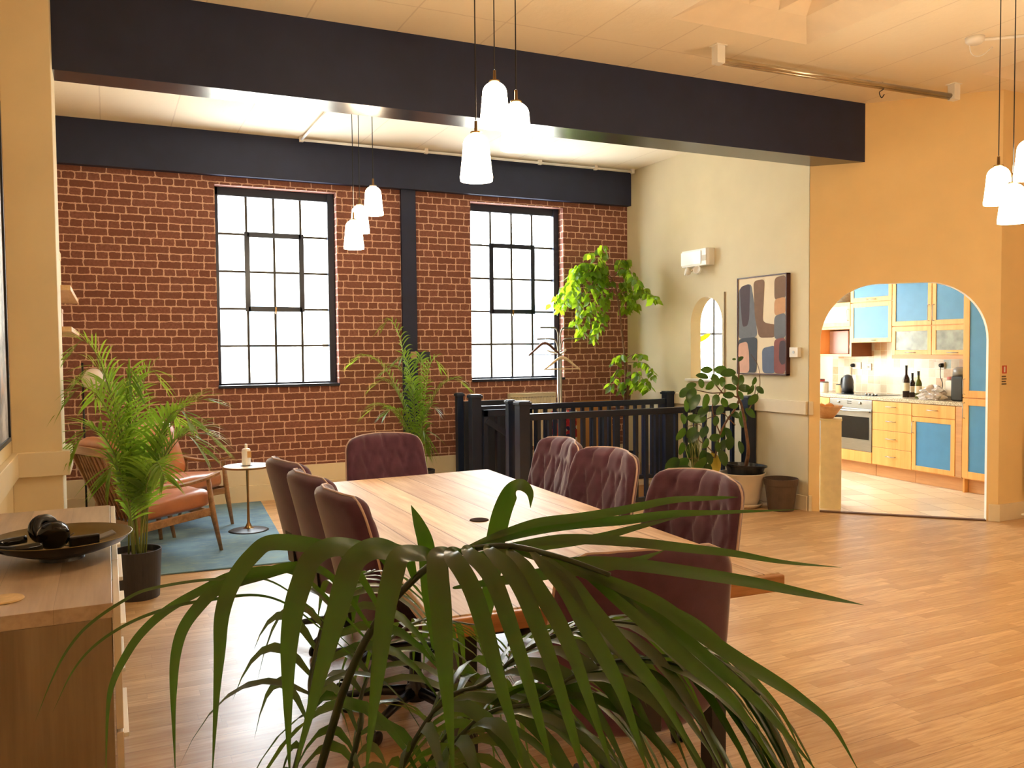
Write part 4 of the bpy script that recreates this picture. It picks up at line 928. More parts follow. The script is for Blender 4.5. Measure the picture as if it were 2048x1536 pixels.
mb = MB(); mb.box(.04, OW-.04, -.028, -.025, .43, .70); mb.build('door_glass', GLB, dr)
mb = MB(); mb.tube([(.03, -.025, .765), (.03, -.06, .768), (OW-.03, -.06, .768), (OW-.03, -.025, .765)], .010, 8); mb.build('handle', STEEL, dr, smooth=True)
mb = MB(); mb.box(.002, OW-.002, -.02, 0, .155, .285); mb.build('drawer', BEECH, t, bev=.002)
def wallcab(name, label, x, W_, z0, z1, n=.27): 
    t = kthing(name, label, 'wall cabinet', x, n, 0); carcass(t, 0, W_, z0, z1, .325); return t
FROST = mat('frosted_glass_panel', S(150, 158, 156), .2, var=.35, vscale=9)
t = wallcab('wall_cabinet', 'beech wall cabinet with two blue flap doors above the hob', -.893, .675, 1.595, 2.62); fdoor(t, 0, .675, 1.595, 2.088, hd=(.36, 1.622)); fdoor(t, 0, .675, 2.095, 2.60, hd=(.36, 2.122))
t = wallcab('wall_cabinet', 'beech wall cabinet with blue doors above two frosted glass flaps', -.213, 1.20, 1.445, 2.62); 
for a, b, hx in ((0, .575, .545), (.58, 1.155, .61)):
    fdoor(t, a, b, 1.445, 1.775, FROST, hd=((a+b)/2, 1.472)); fdoor(t, a, b, 1.782, 2.55, hd=(hx, 1.92, True, .18))
mb = MB(); mb.box(0, 1.2, -.018, .0, 1.40, 1.443); mb.build('pelmet', BEECHD, t)
t = kthing('wall_cabinet', 'beech open shelf unit with a frosted glass door above, left of the hob', 'wall cabinet', -1.52, .27, 0)
mb = MB(); mb.box(0, .625, 0, .325, 1.42, 1.45); mb.box(0, .625, 0, .325, 1.77, 1.80); mb.box(.0, .02, 0, .325, 1.42, 1.8); mb.box(.595, .625, 0, .325, 1.45, 1.8); mb.build('shelf_carcass', BEECH, t); 
mb = MB(); mb.box(.6255, .629, .0, .325, 1.42, 1.60); mb.build('side_panel', BROWNP, t); mb = MB(); mb.box(.02, .60, .31, .322, 1.45, 1.77); mb.build('back_panel', BROWNP, t)
mb = MB(); mb.box(0, .625, 0.001, .325, 1.80, 2.11); mb.build('glass_carcass', BEECH, t); fdoor(t, 0, .625, 1.80, 2.11, mat('bright_glass_panel', S(214, 216, 208), .15, var=.12, vscale=8), hd=(.59, 1.95, True, .14))
mb = MB(); mb.lathe([(.0, .20), (.09, .185), (.17, .12), (.20, 0), (0, 0)], 28); place(tag(mb.build('dish_cover', mat('grey_brown_dome', S(150, 136, 116), .6, var=.2, vscale=40), smooth=True), 'grey brown domed cover on top of the shelf unit', 'dome'), kp(-1.14, .38, 2.11))
mb = MB(); mb.lathe([(0, .0), (.07, .004), (.125, .018), (.127, .022), (.07, .010), (0, .008)], 36, m=Matrix.Rotation(math.radians(78), 4, 'X')); o = tag(mb.build('plate', mat('peach_plate', S(222, 178, 140), .4), smooth=True), 'round peach plate leaning in the open kitchen shelf', 'plate'); place(o, kp(-1.03, .50, 1.577), KR)
mb = MB(); mb.box(-.17, .17, -.01, .01, 0, .30); place(tag(mb.build('chopping_board', mat('mauve_board', S(190, 160, 156), .6), bev=.004), 'pale mauve board standing in the open kitchen shelf', 'board'), kp(-1.33, .47, 1.452), KR)
# hob and things on the worktop
t = kthing('hob', 'flat electric hob with four small knobs set in the worktop', 'hob', -.62, .28, .95); mb = MB(); mb.box(-.30, .30, -.22, .22, 0, .006); mb.build('glass_top', GLB, t, bev=.002)
for k in range(4):
    mb = MB(); mb.lathe([(0, .024), (.012, .024), (.016, .006), (0, .006)], 14, (.10+.055*k, -.12, 0)); mb.build('knob', STEEL, t, smooth=True)
t = kthing('kettle', 'dark grey electric kettle at the left of the worktop', 'kettle', -.965, .28, .95)
mb = MB(); mb.lathe([(0, 0), (.075, 0), (.078, .02), (0, .02)], 28); mb.build('base', BLACKP, t)
mb = MB(); mb.lathe([(0, .02), (.072, .022), (.074, .08), (.066, .18), (.05, .225), (.02, .24), (0, .242)], 28); mb.build('body', mat('dark_grey_plastic', S(60, 62, 70), .3), t, smooth=True)
mb = MB(); mb.tube(catmull([(-.055, 0, .20), (-.10, 0, .19), (-.115, 0, .12), (-.09, 0, .05), (-.07, 0, .04)], 5), .011, 8); mb.build('handle', BLACKP, t, smooth=True)
def bottle(label, x, n, h, r, m, foil):
    t = kthing('bottle', label, 'bottle', x, n, .95, 'dark glass bottles on the worktop')
    mb = MB(); mb.lathe([(0, 0), (r, 0), (r, h*.55), (r*.8, h*.63), (r*.36, h*.72), (r*.34, h*.97), (r*.42, h), (0, h)], 20); mb.build('glass_body', m, t, smooth=True)
    mb = MB(); mb.lathe([(r*.37, h*.85), (r*.37, h*.98), (r*.44, h*1.005), (0, h*1.008)], 14); mb.build('cap', foil, t)
    mb = MB(); mb.lathe([(r+.0008, h*.2), (r+.0008, h*.46)], 20); mb.build('label', mat('cream_label', S(226, 214, 190), .7), t)
OLIVE = mat('olive_green_glass', S(88, 96, 30), .1, var=.1); WINE = mat('dark_wine_glass', S(46, 22, 20), .1, var=.1)
bottle('dark red wine bottle, tallest of the three on the worktop', .01, .25, .37, .038, WINE, BLACKP); bottle('dark bottle with a pale label standing behind the others', -.005, .36, .28, .036, WINE, BLACKP); bottle('olive green bottle at the right of the three on the worktop', .255, .18, .31, .037, OLIVE, BLACKP)
t = kthing('coffee_machine', 'black and grey capsule coffee machine at the right of the worktop', 'coffee machine', .80, .24, .95)
mb = MB(); mb.box(-.05, .11, -.13, .13, 0, .27); mb.build('body', BLACKP, t, bev=.02); mb = MB(); mb.lathe([(0, .37), (.07, .365), (.10, .34), (.105, .27), (0, .27)], 28, (.0, 0, 0)); mb.build('head', mat('mid_grey_plastic', S(128, 126, 124), .3), t, smooth=True)
mb = MB(); mb.box(-.16, -.052, -.09, .10, .04, .22); mb.build('water_tank', PLUG, t, bev=.02)
rnd = random.Random(5); mb = MB(); N = 14; vs = []
for j in range(N+1):
    th = PI/2*j/N
    for i in range(28):
        ph = 2*PI*i/28; k = 1+.22*math.sin(ph*5+j*1.3)+.14*rnd.uniform(-1, 1); vs.append((.17*k*math.cos(th)*math.cos(ph), .10*k*math.cos(th)*math.sin(ph), .0+.15*math.sin(th)*(1+.15*math.sin(ph*3+2))*(1 if j < N else .9)))
mb.add(vs, [(j*28+i, j*28+(i+1) % 28, (j+1)*28+(i+1) % 28, (j+1)*28+i) for j in range(N) for i in range(28)]+[tuple(range(28))[::-1], tuple(N*28+i for i in range(28))]); place(tag(mb.build('crumpled_bag', mat('silver_foil_bag', S(196, 188, 182), .3, var=.3, vscale=14, metal=.2)), 'crumpled silver and white bag on the worktop before the coffee machine', 'bag'), kp(.52, .12, .951), KR)
t = kthing('jar', 'clear jar with a pink lid behind the crumpled bag', 'jar', .52, .38, .95); mb = MB(); mb.lathe([(0, 0), (.045, 0), (.045, .2), (.038, .22), (0, .22)], 20); mb.build('body', mat('grey_glass_jar', S(190, 184, 176), .15), t, smooth=True); mb = MB(); mb.lathe([(0, .25), (.045, .25), (.045, .22), (0, .22)], 20); mb.build('lid', mat('pink_lid', S(206, 120, 110), .4), t)
for lb, x, n, h, r, col in (('white enamel pot at the left end of the worktop', -1.33, .22, .13, .06, (232, 226, 216)), ('red canister at the far left of the worktop', -1.50, .32, .16, .05, (176, 40, 44)), ('cream storage tub between the white pot and the kettle', -1.18, .36, .10, .06, (222, 200, 150)), ('teal patterned mug beside the olive bottle', .37, .30, .10, .04, (150, 190, 190))):
    t = kthing('mug' if 'mug' in lb else 'canister', lb, 'mug' if 'mug' in lb else 'canister', x, n, .95); mb = MB(); mb.lathe([(0, 0), (r*.92, 0), (r, .01), (r, h), (r*.94, h), (r*.94, h-.01), (0, h-.01)], 22); mb.build('body', mat('pot_%d_%d' % (col[0], col[1]), S(*col), .3), t, smooth=False)
    mb = MB(); mb.lathe([(0, h+.012), (r*.9, h+.010), (r*1.02, h), (0, h)], 22); mb.build('rim' if 'mug' in lb else 'lid', mat('dark_rim', S(60, 50, 46), .4), t)
def ksock(label, x, z, w_, plug):
    t = kthing('wall_socket', label, 'socket', x, .598, z); mb = MB(); mb.box(-w_/2, w_/2, -.012, 0, 0, .086); mb.build('plate', PLUG, t, bev=.002)
    if plug is not None:
        mb = MB(); mb.lathe([(0, .035), (.022, .035), (.026, 0), (0, 0)], 16, m=Matrix.Translation((plug, -.012, .045)) @ Matrix.Rotation(PI/2, 4, 'X')); mb.build('plug', BLACKP, t, smooth=True)
        mb = MB(); mb.tube(catmull([(plug, -.04, .03), (plug+.01, -.05, -.08), (plug+.05, -.06, -.20), (plug+.0, -.12, -.325)], 6), .004, 6); mb.build('flex', BLACKP, t, smooth=True)
    else:
        mb = MB(); mb.bar((-.018, -.013, .03), (.018, -.013, .056), .002, .008, (0, 1, 0)); mb.bar((-.018, -.013, .056), (.018, -.013, .03), .002, .008, (0, 1, 0)); mb.build('cross_mark', BLACKP, t)
ksock('double wall socket with a black plug above the kettle', -1.14, 1.255, .146, -.055); ksock('white switch plate with a dark cross above the hob', -.93, 1.24, .086, None); ksock('wall socket with a black plug by the coffee machine', .17, 1.275, .146, .04)
# cream plinth with a fruit bowl, just inside the archway
t = thing('display_plinth', 'cream painted plinth just inside the kitchen archway', 'plinth', AO+AD*.10+AN*.30, -PHI); mb = MB(); mb.box(.0, .19, -.15, .15, 0, .845); mb.build('body', mat('distressed_cream', S(224, 208, 164), .7, var=.06, vscale=14), t, bev=.004); mb = MB(); mb.box(-.005, .195, -.155, .155, .845, .858); mb.build('top', mat('distressed_cream', S(224, 208, 164), .7), t, bev=.002)
b0 = AO+AD*.155+AN*.30
t = thing('fruit_bowl', 'pale wooden bowl on the cream plinth in the archway', 'bowl', b0+Vector((0, 0, .858))); mb = MB(); mb.lathe([(0, 0), (.06, 0), (.10, .05), (.145, .115), (.150, .125), (.138, .12), (.09, .05), (.04, .015), (0, .012)], 32); mb.build('bowl_body', wood('bowl_wood', S(190, 140, 96), S(220, 178, 132), .5, axis=0), t, smooth=True)
for k in range(3):
    p = b0+Vector((-.03+.055*k-.02, .02*(-1)**k, .858+.105)); t = thing('fruit', ['orange fruit at the back of the wooden bowl', 'orange fruit in the middle of the wooden bowl', 'orange fruit at the right of the wooden bowl'][k], 'fruit', p, 0, 'fruit in the bowl')
    mb = MB(); mb.lathe([(.042*math.sin(PI*j/12)+1e-5, -.04*math.cos(PI*j/12)) for j in range(13)], 18); mb.build('flesh', mat('orange_peel', S(214, 140, 60), .5, bump=.2, bscale=200), t, smooth=True); mb = MB(); mb.tube([(0, 0, .036), (.002, 0, .05)], .002, 5); mb.build('stalk', BARK, t)

# ------------------------------------------------------------------ plants
def ribbon(mb, pts, wid, hint, fold=.25, twist=0):
    """tapering blade along pts; hint = rough facing direction of its upper side"""
    n = len(pts); vs = []
    for i, p in enumerate(pts):
        p = Vector(p); t = (Vector(pts[min(i+1, n-1)])-Vector(pts[max(i-1, 0)])).normalized(); s = t.cross(hint)
        if s.length < .05: s = t.orthogonal()
        s.normalize(); nn = s.cross(t).normalized(); 
        if twist: R = Matrix.Rotation(twist*i/n, 3, t); s = R @ s; nn = R @ nn
        w = wid[i] if isinstance(wid, list) else wid; vs += [p-s*w, p-nn*w*fold, p+s*w]
    mb.add(vs, [(i*3+k, i*3+k+1, i*3+4+k, i*3+3+k) for i in range(n-1) for k in (0, 1)])
def blade_w(n, w): return [w*max(.04, math.sin(PI*min(1, (i/(n-1))*.93+.07))**.7 if i/(n-1) > .0 else .3)*(1 if i/(n-1) < .35 else max(.04, 1-((i/(n-1)-.35)/.65)**1.6)) for i in range(n)]
def frond(par, path, n, L, rw=.006, lw=.010, droop=.55, ang=50, s0=.25, rnd=None, lm=None, sm=None, up=Vector((0, 0, 1)), seed=0, vee=.35):
    rd = random.Random(seed); P = catmull(path, 10); m = len(P); cum = [0]
    for i in range(1, m): cum.append(cum[-1]+(P[i]-P[i-1]).length)
    T = cum[-1]
    mb = MB(); mb.tube(P, [rw*(1-.75*c/T) for c in cum], 6); st = mb.build('frond_stem', sm or STEMY, par, smooth=True)
    mb = MB()
    for k in range(n):
        f = s0+(1-s0)*(k+.5)/n; d = f*T; i = 1
        while i < m-1 and cum[i] < d: i += 1
        a = (d-cum[i-1])/max(1e-6, cum[i]-cum[i-1]); p = P[i-1].lerp(P[i], a); t = (P[i]-P[i-1]).normalized(); side = t.cross(up)
        if side.length < .1: side = t.orthogonal()
        side.normalize(); nrm = side.cross(t).normalized()
        for sg in (-1, 1):
            ff = (f-s0)/(1-s0); LL = L*(.55+.65*math.sin(PI*min(1, ff*.8+.18)))*rd.uniform(.85, 1.1); A = math.radians(ang*(1-.45*ff)+rd.uniform(-6, 6))
            dr = (t*math.cos(A)+side*sg*math.sin(A)+nrm*vee).normalized(); pts = []; q_ = rd.uniform(.85, 1.15)
            for s_ in range(8): u = s_/7; pts.append(p+dr*LL*u*(1-.12*droop*u)+Vector((0, 0, -1))*droop*LL*u*u*q_)
            ribbon(mb, pts, blade_w(8, lw), nrm)
    mb.build('leaflets', lm or LEAF_P, st, smooth=True); return st
def pot(par, r0, r1, h, m, rim=.0, wall=.006, soil=True):
    mb = MB(); mb.lathe([(0, 0), (r0, 0), (r1, h), (r1+rim, h), (r1+rim, h+.004), (r1-wall, h+.004), (r1-wall, h-.03), (r0-wall, .02), (0, .02)], 40); mb.build('pot', m, par, smooth=False, bev=0)
    if soil: mb = MB(); mb.lathe([(0, h-.028), (r1-wall-.002, h-.035), (0, h-.05)], 30); mb.build('soil', SOIL, par)
def palm(name, label, loc, pr, ph, tips, fr, seed=1, spread=.05, **kw):
    t = thing(name, label, 'palm', loc); pot(t, pr*.88, pr, ph, POTD); rd = random.Random(seed); L0 = Vector(loc)
    for i, (px, py, d, c) in enumerate(tips):
        e = at(px, py, d)-L0; b = Vector((rd.uniform(-1, 1)*spread, rd.uniform(-1, 1)*spread, ph-.03)); h = e.z-b.z
        rise = c; q1 = b+Vector((e.x-b.x, e.y-b.y, 0))*.10+Vector((0, 0, max(h, .15)*.45+.03)); q2 = b+Vector((e.x-b.x, e.y-b.y, 0))*.42+Vector((0, 0, h*.86+rise*.75)); q3 = b+Vector((e.x-b.x, e.y-b.y, 0))*.74+Vector((0, 0, h+rise*.9))
        frond(t, [b, q1, q2, q3, e], fr[0], fr[1], seed=seed*50+i, **kw)
    return t
lp = (.145, 5.86, 0)
palm('potted_palm', 'bushy green palm in a charcoal pot between the sideboard and the armchair', lp, .145, .30,
 [(138, 712, 5.1, .10), (190, 800, 5.6, .14), (128, 812, 5.0, .12), (322, 768, 5.5, .10), (262, 770, 5.3, .12), (428, 805, 5.45, .02), (405, 905, 5.3, .12), (440, 895, 5.5, .14), (145, 905, 5.0, .14), (160, 760, 5.2, .10), (360, 850, 5.7, .10), (330, 960, 5.0, .10), (215, 960, 5.15, .10), (385, 850, 5.2, .10)],
 (30, .26), seed=3, lw=.0082, droop=.36, s0=.30, spread=.05)
cpb = (2.98, 8.52, 0)
palm('potted_palm', 'smaller palm against the brick wall by the navy post, behind the far chair', cpb, .15, .28,
 [(765, 655, 9.15, .08), (700, 730, 9.00, .10), (733, 828, 8.90, .10), (768, 745, 8.80, .06), (840, 720, 8.90, .06), (878, 735, 9.10, .10), (932, 775, 9.10, .10), (872, 820, 8.90, .04), (745, 775, 8.90, .08), (800, 720, 8.80, .05), (850, 900, 8.90, .22), (820, 770, 8.70, .05), (770, 830, 8.70, .06)],
 (24, .23), seed=8, lw=.0075, droop=.5, s0=.36, spread=.06)
cpx = None
# weeping fig beside the side wall
tf = thing('weeping_fig', 'tall weeping fig with bright yellow green leaves in the corner beyond the railing', 'tree', (5.60, 8.62, 0)); T0 = Vector((5.60, 8.62, 0)); D = 10.05
pot(tf, .14, .17, .30, POTD)
def pw(px, py, d=D): return at(px, py, d)-T0
tk = [Vector((0, 0, .27)), Vector((.0, 0, .62)), pw(1250, 790), pw(1251, 740), pw(1246, 680), pw(1238, 615), pw(1232, 578), pw(1224, 556)]
mb = MB(); mb.tube(catmull(tk, 6), [.02-.012*i/42 for i in range(43)], 8); mb.build('trunk', BARK, tf, smooth=True)
mb = MB(); mb.tube(catmull([Vector((.02, 0, .27)), Vector((.02, 0, .7)), pw(1257, 790), pw(1258, 730)], 6), .028, 8); mb.build('trunk', BARK, tf, smooth=True)
def leafy(par, path, n, L, seed, hang=.75, lm=LEAF_F, r=.004, wk=.36):
    rd = random.Random(seed); P = catmull(path, 8); mb = MB(); mb.tube(P, [r*(1-.7*i/len(P)) for i in range(len(P))], 5); b = mb.build('branch', BARK, par, smooth=True); mb = MB()
    for k in range(n):
        i = int(len(P)*(.18+.82*(k+.5)/n)); i = min(i, len(P)-1); p = P[i]; a = rd.uniform(0, 2*PI); o = Vector((math.cos(a), math.sin(a), 0)); l = L*rd.uniform(.75, 1.2)
        d = (o*.75+Vector((0, 0, -1))*hang*rd.uniform(.6, 1.3)).normalized(); p = p+o*rd.uniform(.0, .045); pts = [p+d*l*u+Vector((0, 0, -1))*l*.18*u*u for u in (0, .15, .35, .6, .82, 1)]
        ribbon(mb, pts, [l*wk*w for w in (.05, .6, 1.0, .85, .4, .02)], Vector((rd.uniform(-1, 1), rd.uniform(-1, 1), .6)), .2)
    mb.build('leaves', lm, b, smooth=True)
top = (1224, 556)
for i, (pts, n) in enumerate([
 ([(1224, 556), (1190, 530), (1160, 535), (1150, 560), (1140, 590)], 34), ([(1215, 550), (1165, 525), (1135, 570), (1105, 608)], 40), ([(1222, 558), (1170, 545), (1140, 590), (1118, 620)], 38),
 ([(1224, 560), (1180, 545), (1160, 600), (1150, 650)], 36), ([(1226, 560), (1195, 560), (1175, 620), (1165, 670)], 38), ([(1226, 562), (1205, 570), (1192, 620), (1190, 680)], 34),
 ([(1230, 570), (1215, 590), (1205, 630), (1200, 660)], 24), ([(1222, 556), (1200, 540), (1190, 515), (1178, 505)], 14), ([(1222, 556), (1208, 530), (1202, 505), (1200, 490)], 12),
 ([(1226, 556), (1245, 540), (1262, 545), (1275, 565), (1280, 590)], 30), ([(1228, 560), (1255, 555), (1280, 575), (1300, 590), (1312, 600)], 26), ([(1230, 562), (1250, 570), (1262, 600), (1270, 615)], 26),
 ([(1226, 556), (1240, 525), (1250, 520), (1254, 530)], 14), ([(1232, 575), (1250, 590), (1252, 610), (1250, 625)], 12),
 ([(1250, 720), (1240, 710), (1232, 715), (1230, 725)], 8), ([(1251, 740), (1238, 740), (1228, 760), (1222, 775)], 10), ([(1256, 715), (1270, 708), (1285, 710)], 8), ([(1256, 725), (1285, 725), (1300, 735), (1305, 752)], 12),
 ([(1256, 745), (1275, 745), (1290, 765), (1298, 778)], 16), ([(1254, 760), (1250, 770), (1247, 785)], 12), ([(1256, 755), (1270, 762), (1275, 780)], 10)]):
    rd = random.Random(i); dd = [0]+[rd.uniform(-.35, .25)*j/3 for j in range(1, len(pts))]
    leafy(tf, [pw(x, y, D+e-max(0, x-1252)*.011) for (x, y), e in zip(pts, dd)], int(n*1.9), .084, i+10)
# rubber plant in the white pot
t = thing('rubber_plant', 'rubber plant with round glossy leaves in a black liner in a cream pot', 'plant', (5.56, 6.47, 0)); R0 = Vector((5.56, 6.47, 0))
mb = MB(); mb.lathe([(0, .0), (.15, 0), (.185, .03), (.19, .045), (.18, .042), (.14, .012), (0, .012)], 40); mb.build('saucer', POTW, t, smooth=True)
mb = MB(); mb.lathe([(0, .015), (.135, .015), (.165, .08), (.215, .325), (.222, .335), (.207, .335), (.16, .09), (0, .06)], 44); mb.build('pot', POTW, t, smooth=True)
m_ = Matrix.Translation((.02, 0, .19)) @ Matrix.Rotation(math.radians(4), 4, 'Y')
mb = MB(); mb.lathe([(0, 0), (.13, 0), (.185, .20), (.205, .205), (.208, .222), (.19, .222), (.18, .18), (0, .17)], 40, m=m_); lp_ = mb.build('liner_pot', BLACKP, t, smooth=False); mb = MB(); mb.lathe([(0, .19), (.178, .188), (0, .15)], 30, m=m_); mb.build('soil', SOIL, t)
def rp_(cx, cy, d=8.15): return at(1320+cx/4.653, 700+cy/4.653, d)-R0
def branch(pts, r0, r1, m=BARK):
    P = catmull([p if isinstance(p, Vector) else rp_(*p) for p in pts], 6); n = len(P); mb = MB(); mb.tube(P, [r0+(r1-r0)*i/(n-1) for i in range(n)], 8); mb.build('branch', m, t, smooth=True)
base = Vector((.03, .0, .36))
branch([base, (820, 950), (800, 750), (760, 520), (720, 400), (735, 200), (728, 60)], .020, .005); branch([(735, 470), (690, 560), (620, 660), (560, 780), (520, 960), (500, 1080)], .012, .007)
branch([(720, 440), (600, 400), (470, 400), (330, 370)], .008, .004); branch([(610, 430), (540, 350), (470, 260), (440, 200)], .007, .004); branch([(560, 780), (500, 620), (490, 500), (540, 430), (600, 340)], .007, .004)
branch([(500, 960), (420, 880), (360, 830), (380, 700), (250, 710)], .006, .003); branch([(820, 560), (880, 460), (925, 360), (928, 250), (910, 140), (845, 40)], .005, .002); branch([(700, 700), (640, 640), (580, 590), (440, 640), (330, 690)], .006, .003)
branch([(500, 1000), (380, 1000), (280, 1010), (180, 1040)], .007, .003); branch([(840, 540), (880, 420), (890, 330)], .005, .003)
LV = [(435,185,90,0),(400,240,100,10),(385,310,80,80),(515,270,100,70),(570,185,120,0),(640,210,130,-10),(580,290,90,90),(700,280,90,80),(745,285,110,-60),(660,345,110,5),(790,355,110,5),(880,290,70,-70),(930,370,80,40),(850,370,90,-60),(870,460,110,-50),(290,330,90,-20),(225,395,110,-45),(290,420,130,-65),(320,480,140,-60),(250,510,110,80),(430,470,120,-80),(520,460,100,-70),(640,420,90,0),(600,490,90,60),(220,640,85,80),(200,780,120,-60),(290,770,110,-50),(310,810,120,-45),(410,760,110,-60),(330,640,130,10),(400,570,120,-50),(380,640,110,-15),(520,660,80,-80),(510,815,100,-10),(590,760,100,-80),(640,780,120,70),(650,860,120,-80),(590,880,100,-70),(770,640,140,80),(840,580,110,40),(755,900,110,85),(205,920,110,-85),(300,950,170,85),(410,1000,140,-85),(380,1060,140,-50),(120,1060,150,-45),(210,1050,130,-20),(240,1110,130,10),(350,1120,120,-50),(440,1130,140,-70),(590,1000,140,70),(430,870,90,-60),(465,1010,100,80),(690,520,80,0),(755,420,80,60),(540,900,90,80),(505,1040,165,75),(750,80,60,-45),(690,85,30,0),(470,330,100,-40),(560,560,90,-50),(700,600,90,30)]
rd = random.Random(4)
for k, (cx, cy, L, a) in enumerate(LV):
    a = math.radians(a); ln = L/4.653/CF*8.1*1.18; d = 8.05+rd.uniform(-.22, .12) if cx < 560 else 8.15+rd.uniform(-.15, .12); c0 = rp_(cx, cy, d); ax = (RT*math.cos(a)-UP*math.sin(a)+FWD*rd.uniform(-.35, .35)).normalized(); hint = (-FWD+RT*rd.uniform(-.7, .7)+UP*rd.uniform(-.2, .9)).normalized()
    pts = [c0+ax*ln*(u-.5)-hint*ln*.10*(2*u-1)**2 for u in (0, .06, .2, .4, .6, .8, .93, 1)]; mb = MB(); ribbon(mb, pts, [ln*.30*w for w in (.06, .35, .78, 1.0, 1.0, .78, .42, .04)], hint, .15)
    lf = mb.build('leaf', LEAF_Y if k == 56 else LEAF_R, t, smooth=True)
    if k == 56: lf['label'] = 'yellowing leaf'
t = thing('plant_pot', 'empty brown plastic plant pot on the floor next to the cream pot', 'plant pot', (5.76, 6.16, 0)); pot(t, .118, .155, .30, POTB, rim=.004, soil=False)
mb = MB(); mb.lathe([(.150, .235), (.1545, .245), (.1595, .30), (.156, .305), (.152, .27)], 40); mb.build('rim_band', POTB, t, smooth=False)
t = thing('grass_plant', 'wispy dried grass plant in a dark pot behind the rubber plant', 'plant', (5.10, 6.60, 0)); pot(t, .09, .11, .22, POTD); G0 = Vector((5.10, 6.60, 0)); rd = random.Random(9)
mb = MB()
for k in range(46):
    a = rd.uniform(0, 2*PI); b = Vector((rd.uniform(-.05, .05), rd.uniform(-.05, .05), .2)); h = rd.uniform(.45, .88); s = rd.uniform(.03, .16); ribbon(mb, [b+Vector((math.cos(a)*s*u*u, math.sin(a)*s*u*u, h*u*(1-.12*u*u))) for u in (0, .25, .5, .75, 1)], [.004, .004, .0035, .0025, .0006], Vector((math.sin(a), math.cos(a), .3)))
mb.build('blades', leaf_mat('dry_grass', S(128, 124, 70), S(170, 170, 90), .5, .4), t, smooth=True)
t = thing('magazine_rack', 'rack of books and magazines on the floor by the far newel post', 'magazine rack', (5.42, 7.05-.42, 0)); 
for k, col in enumerate([(196, 120, 110), (220, 210, 200), (60, 110, 180), (40, 60, 120), (200, 170, 120)]):
    mb = MB(); mb.box(-.06+.022*k, -.042+.022*k, -.08, .08, .01, .30-.012*(k % 3)); mb.build('magazine', mat('cover_%d' % k, S(*col), .5), t)
mb = MB(); mb.box(-.075, .065, -.09, .09, 0, .01); mb.box(-.075, -.07, -.09, .09, 0, .2); mb.box(.06, .065, -.09, .09, 0, .2); mb.build('tray', BLACKM, t)

# ------------------------------------------------------------------ foreground kentia palm
kb = Vector((.10, 1.30, 0)); t = thing('kentia_palm', 'large kentia palm in the foreground, its long fronds arching in front of the table', 'palm', kb)
pot(t, .16, .19, .36, POTD)
def kpt(px, py, d): return at(px, py, d)-kb
def kst(pts, r0, r1, nm='frond_stem'):
    P = catmull([p if isinstance(p, Vector) else kpt(*p) for p in pts], 8); n = len(P); mb = MB(); mb.tube(P, [r0+(r1-r0)*i/(n-1) for i in range(n)], 8); return mb.build(nm, STEMG, t, smooth=True)
b0 = Vector((.0, .0, .33)); b1 = Vector((.04, .03, .33)); b2 = Vector((.06, -.03, .33)); b3 = Vector((-.04, .02, .33))
st = kst([b0, (641, 1536, 1.12), (694, 1363, 1.08), (747, 1254, 1.05), (810, 1176, 1.02), (888, 1115, .98), (1000, 1092, .93), (1110, 1112, .88), (1220, 1150, .84)], .0065, .0025)
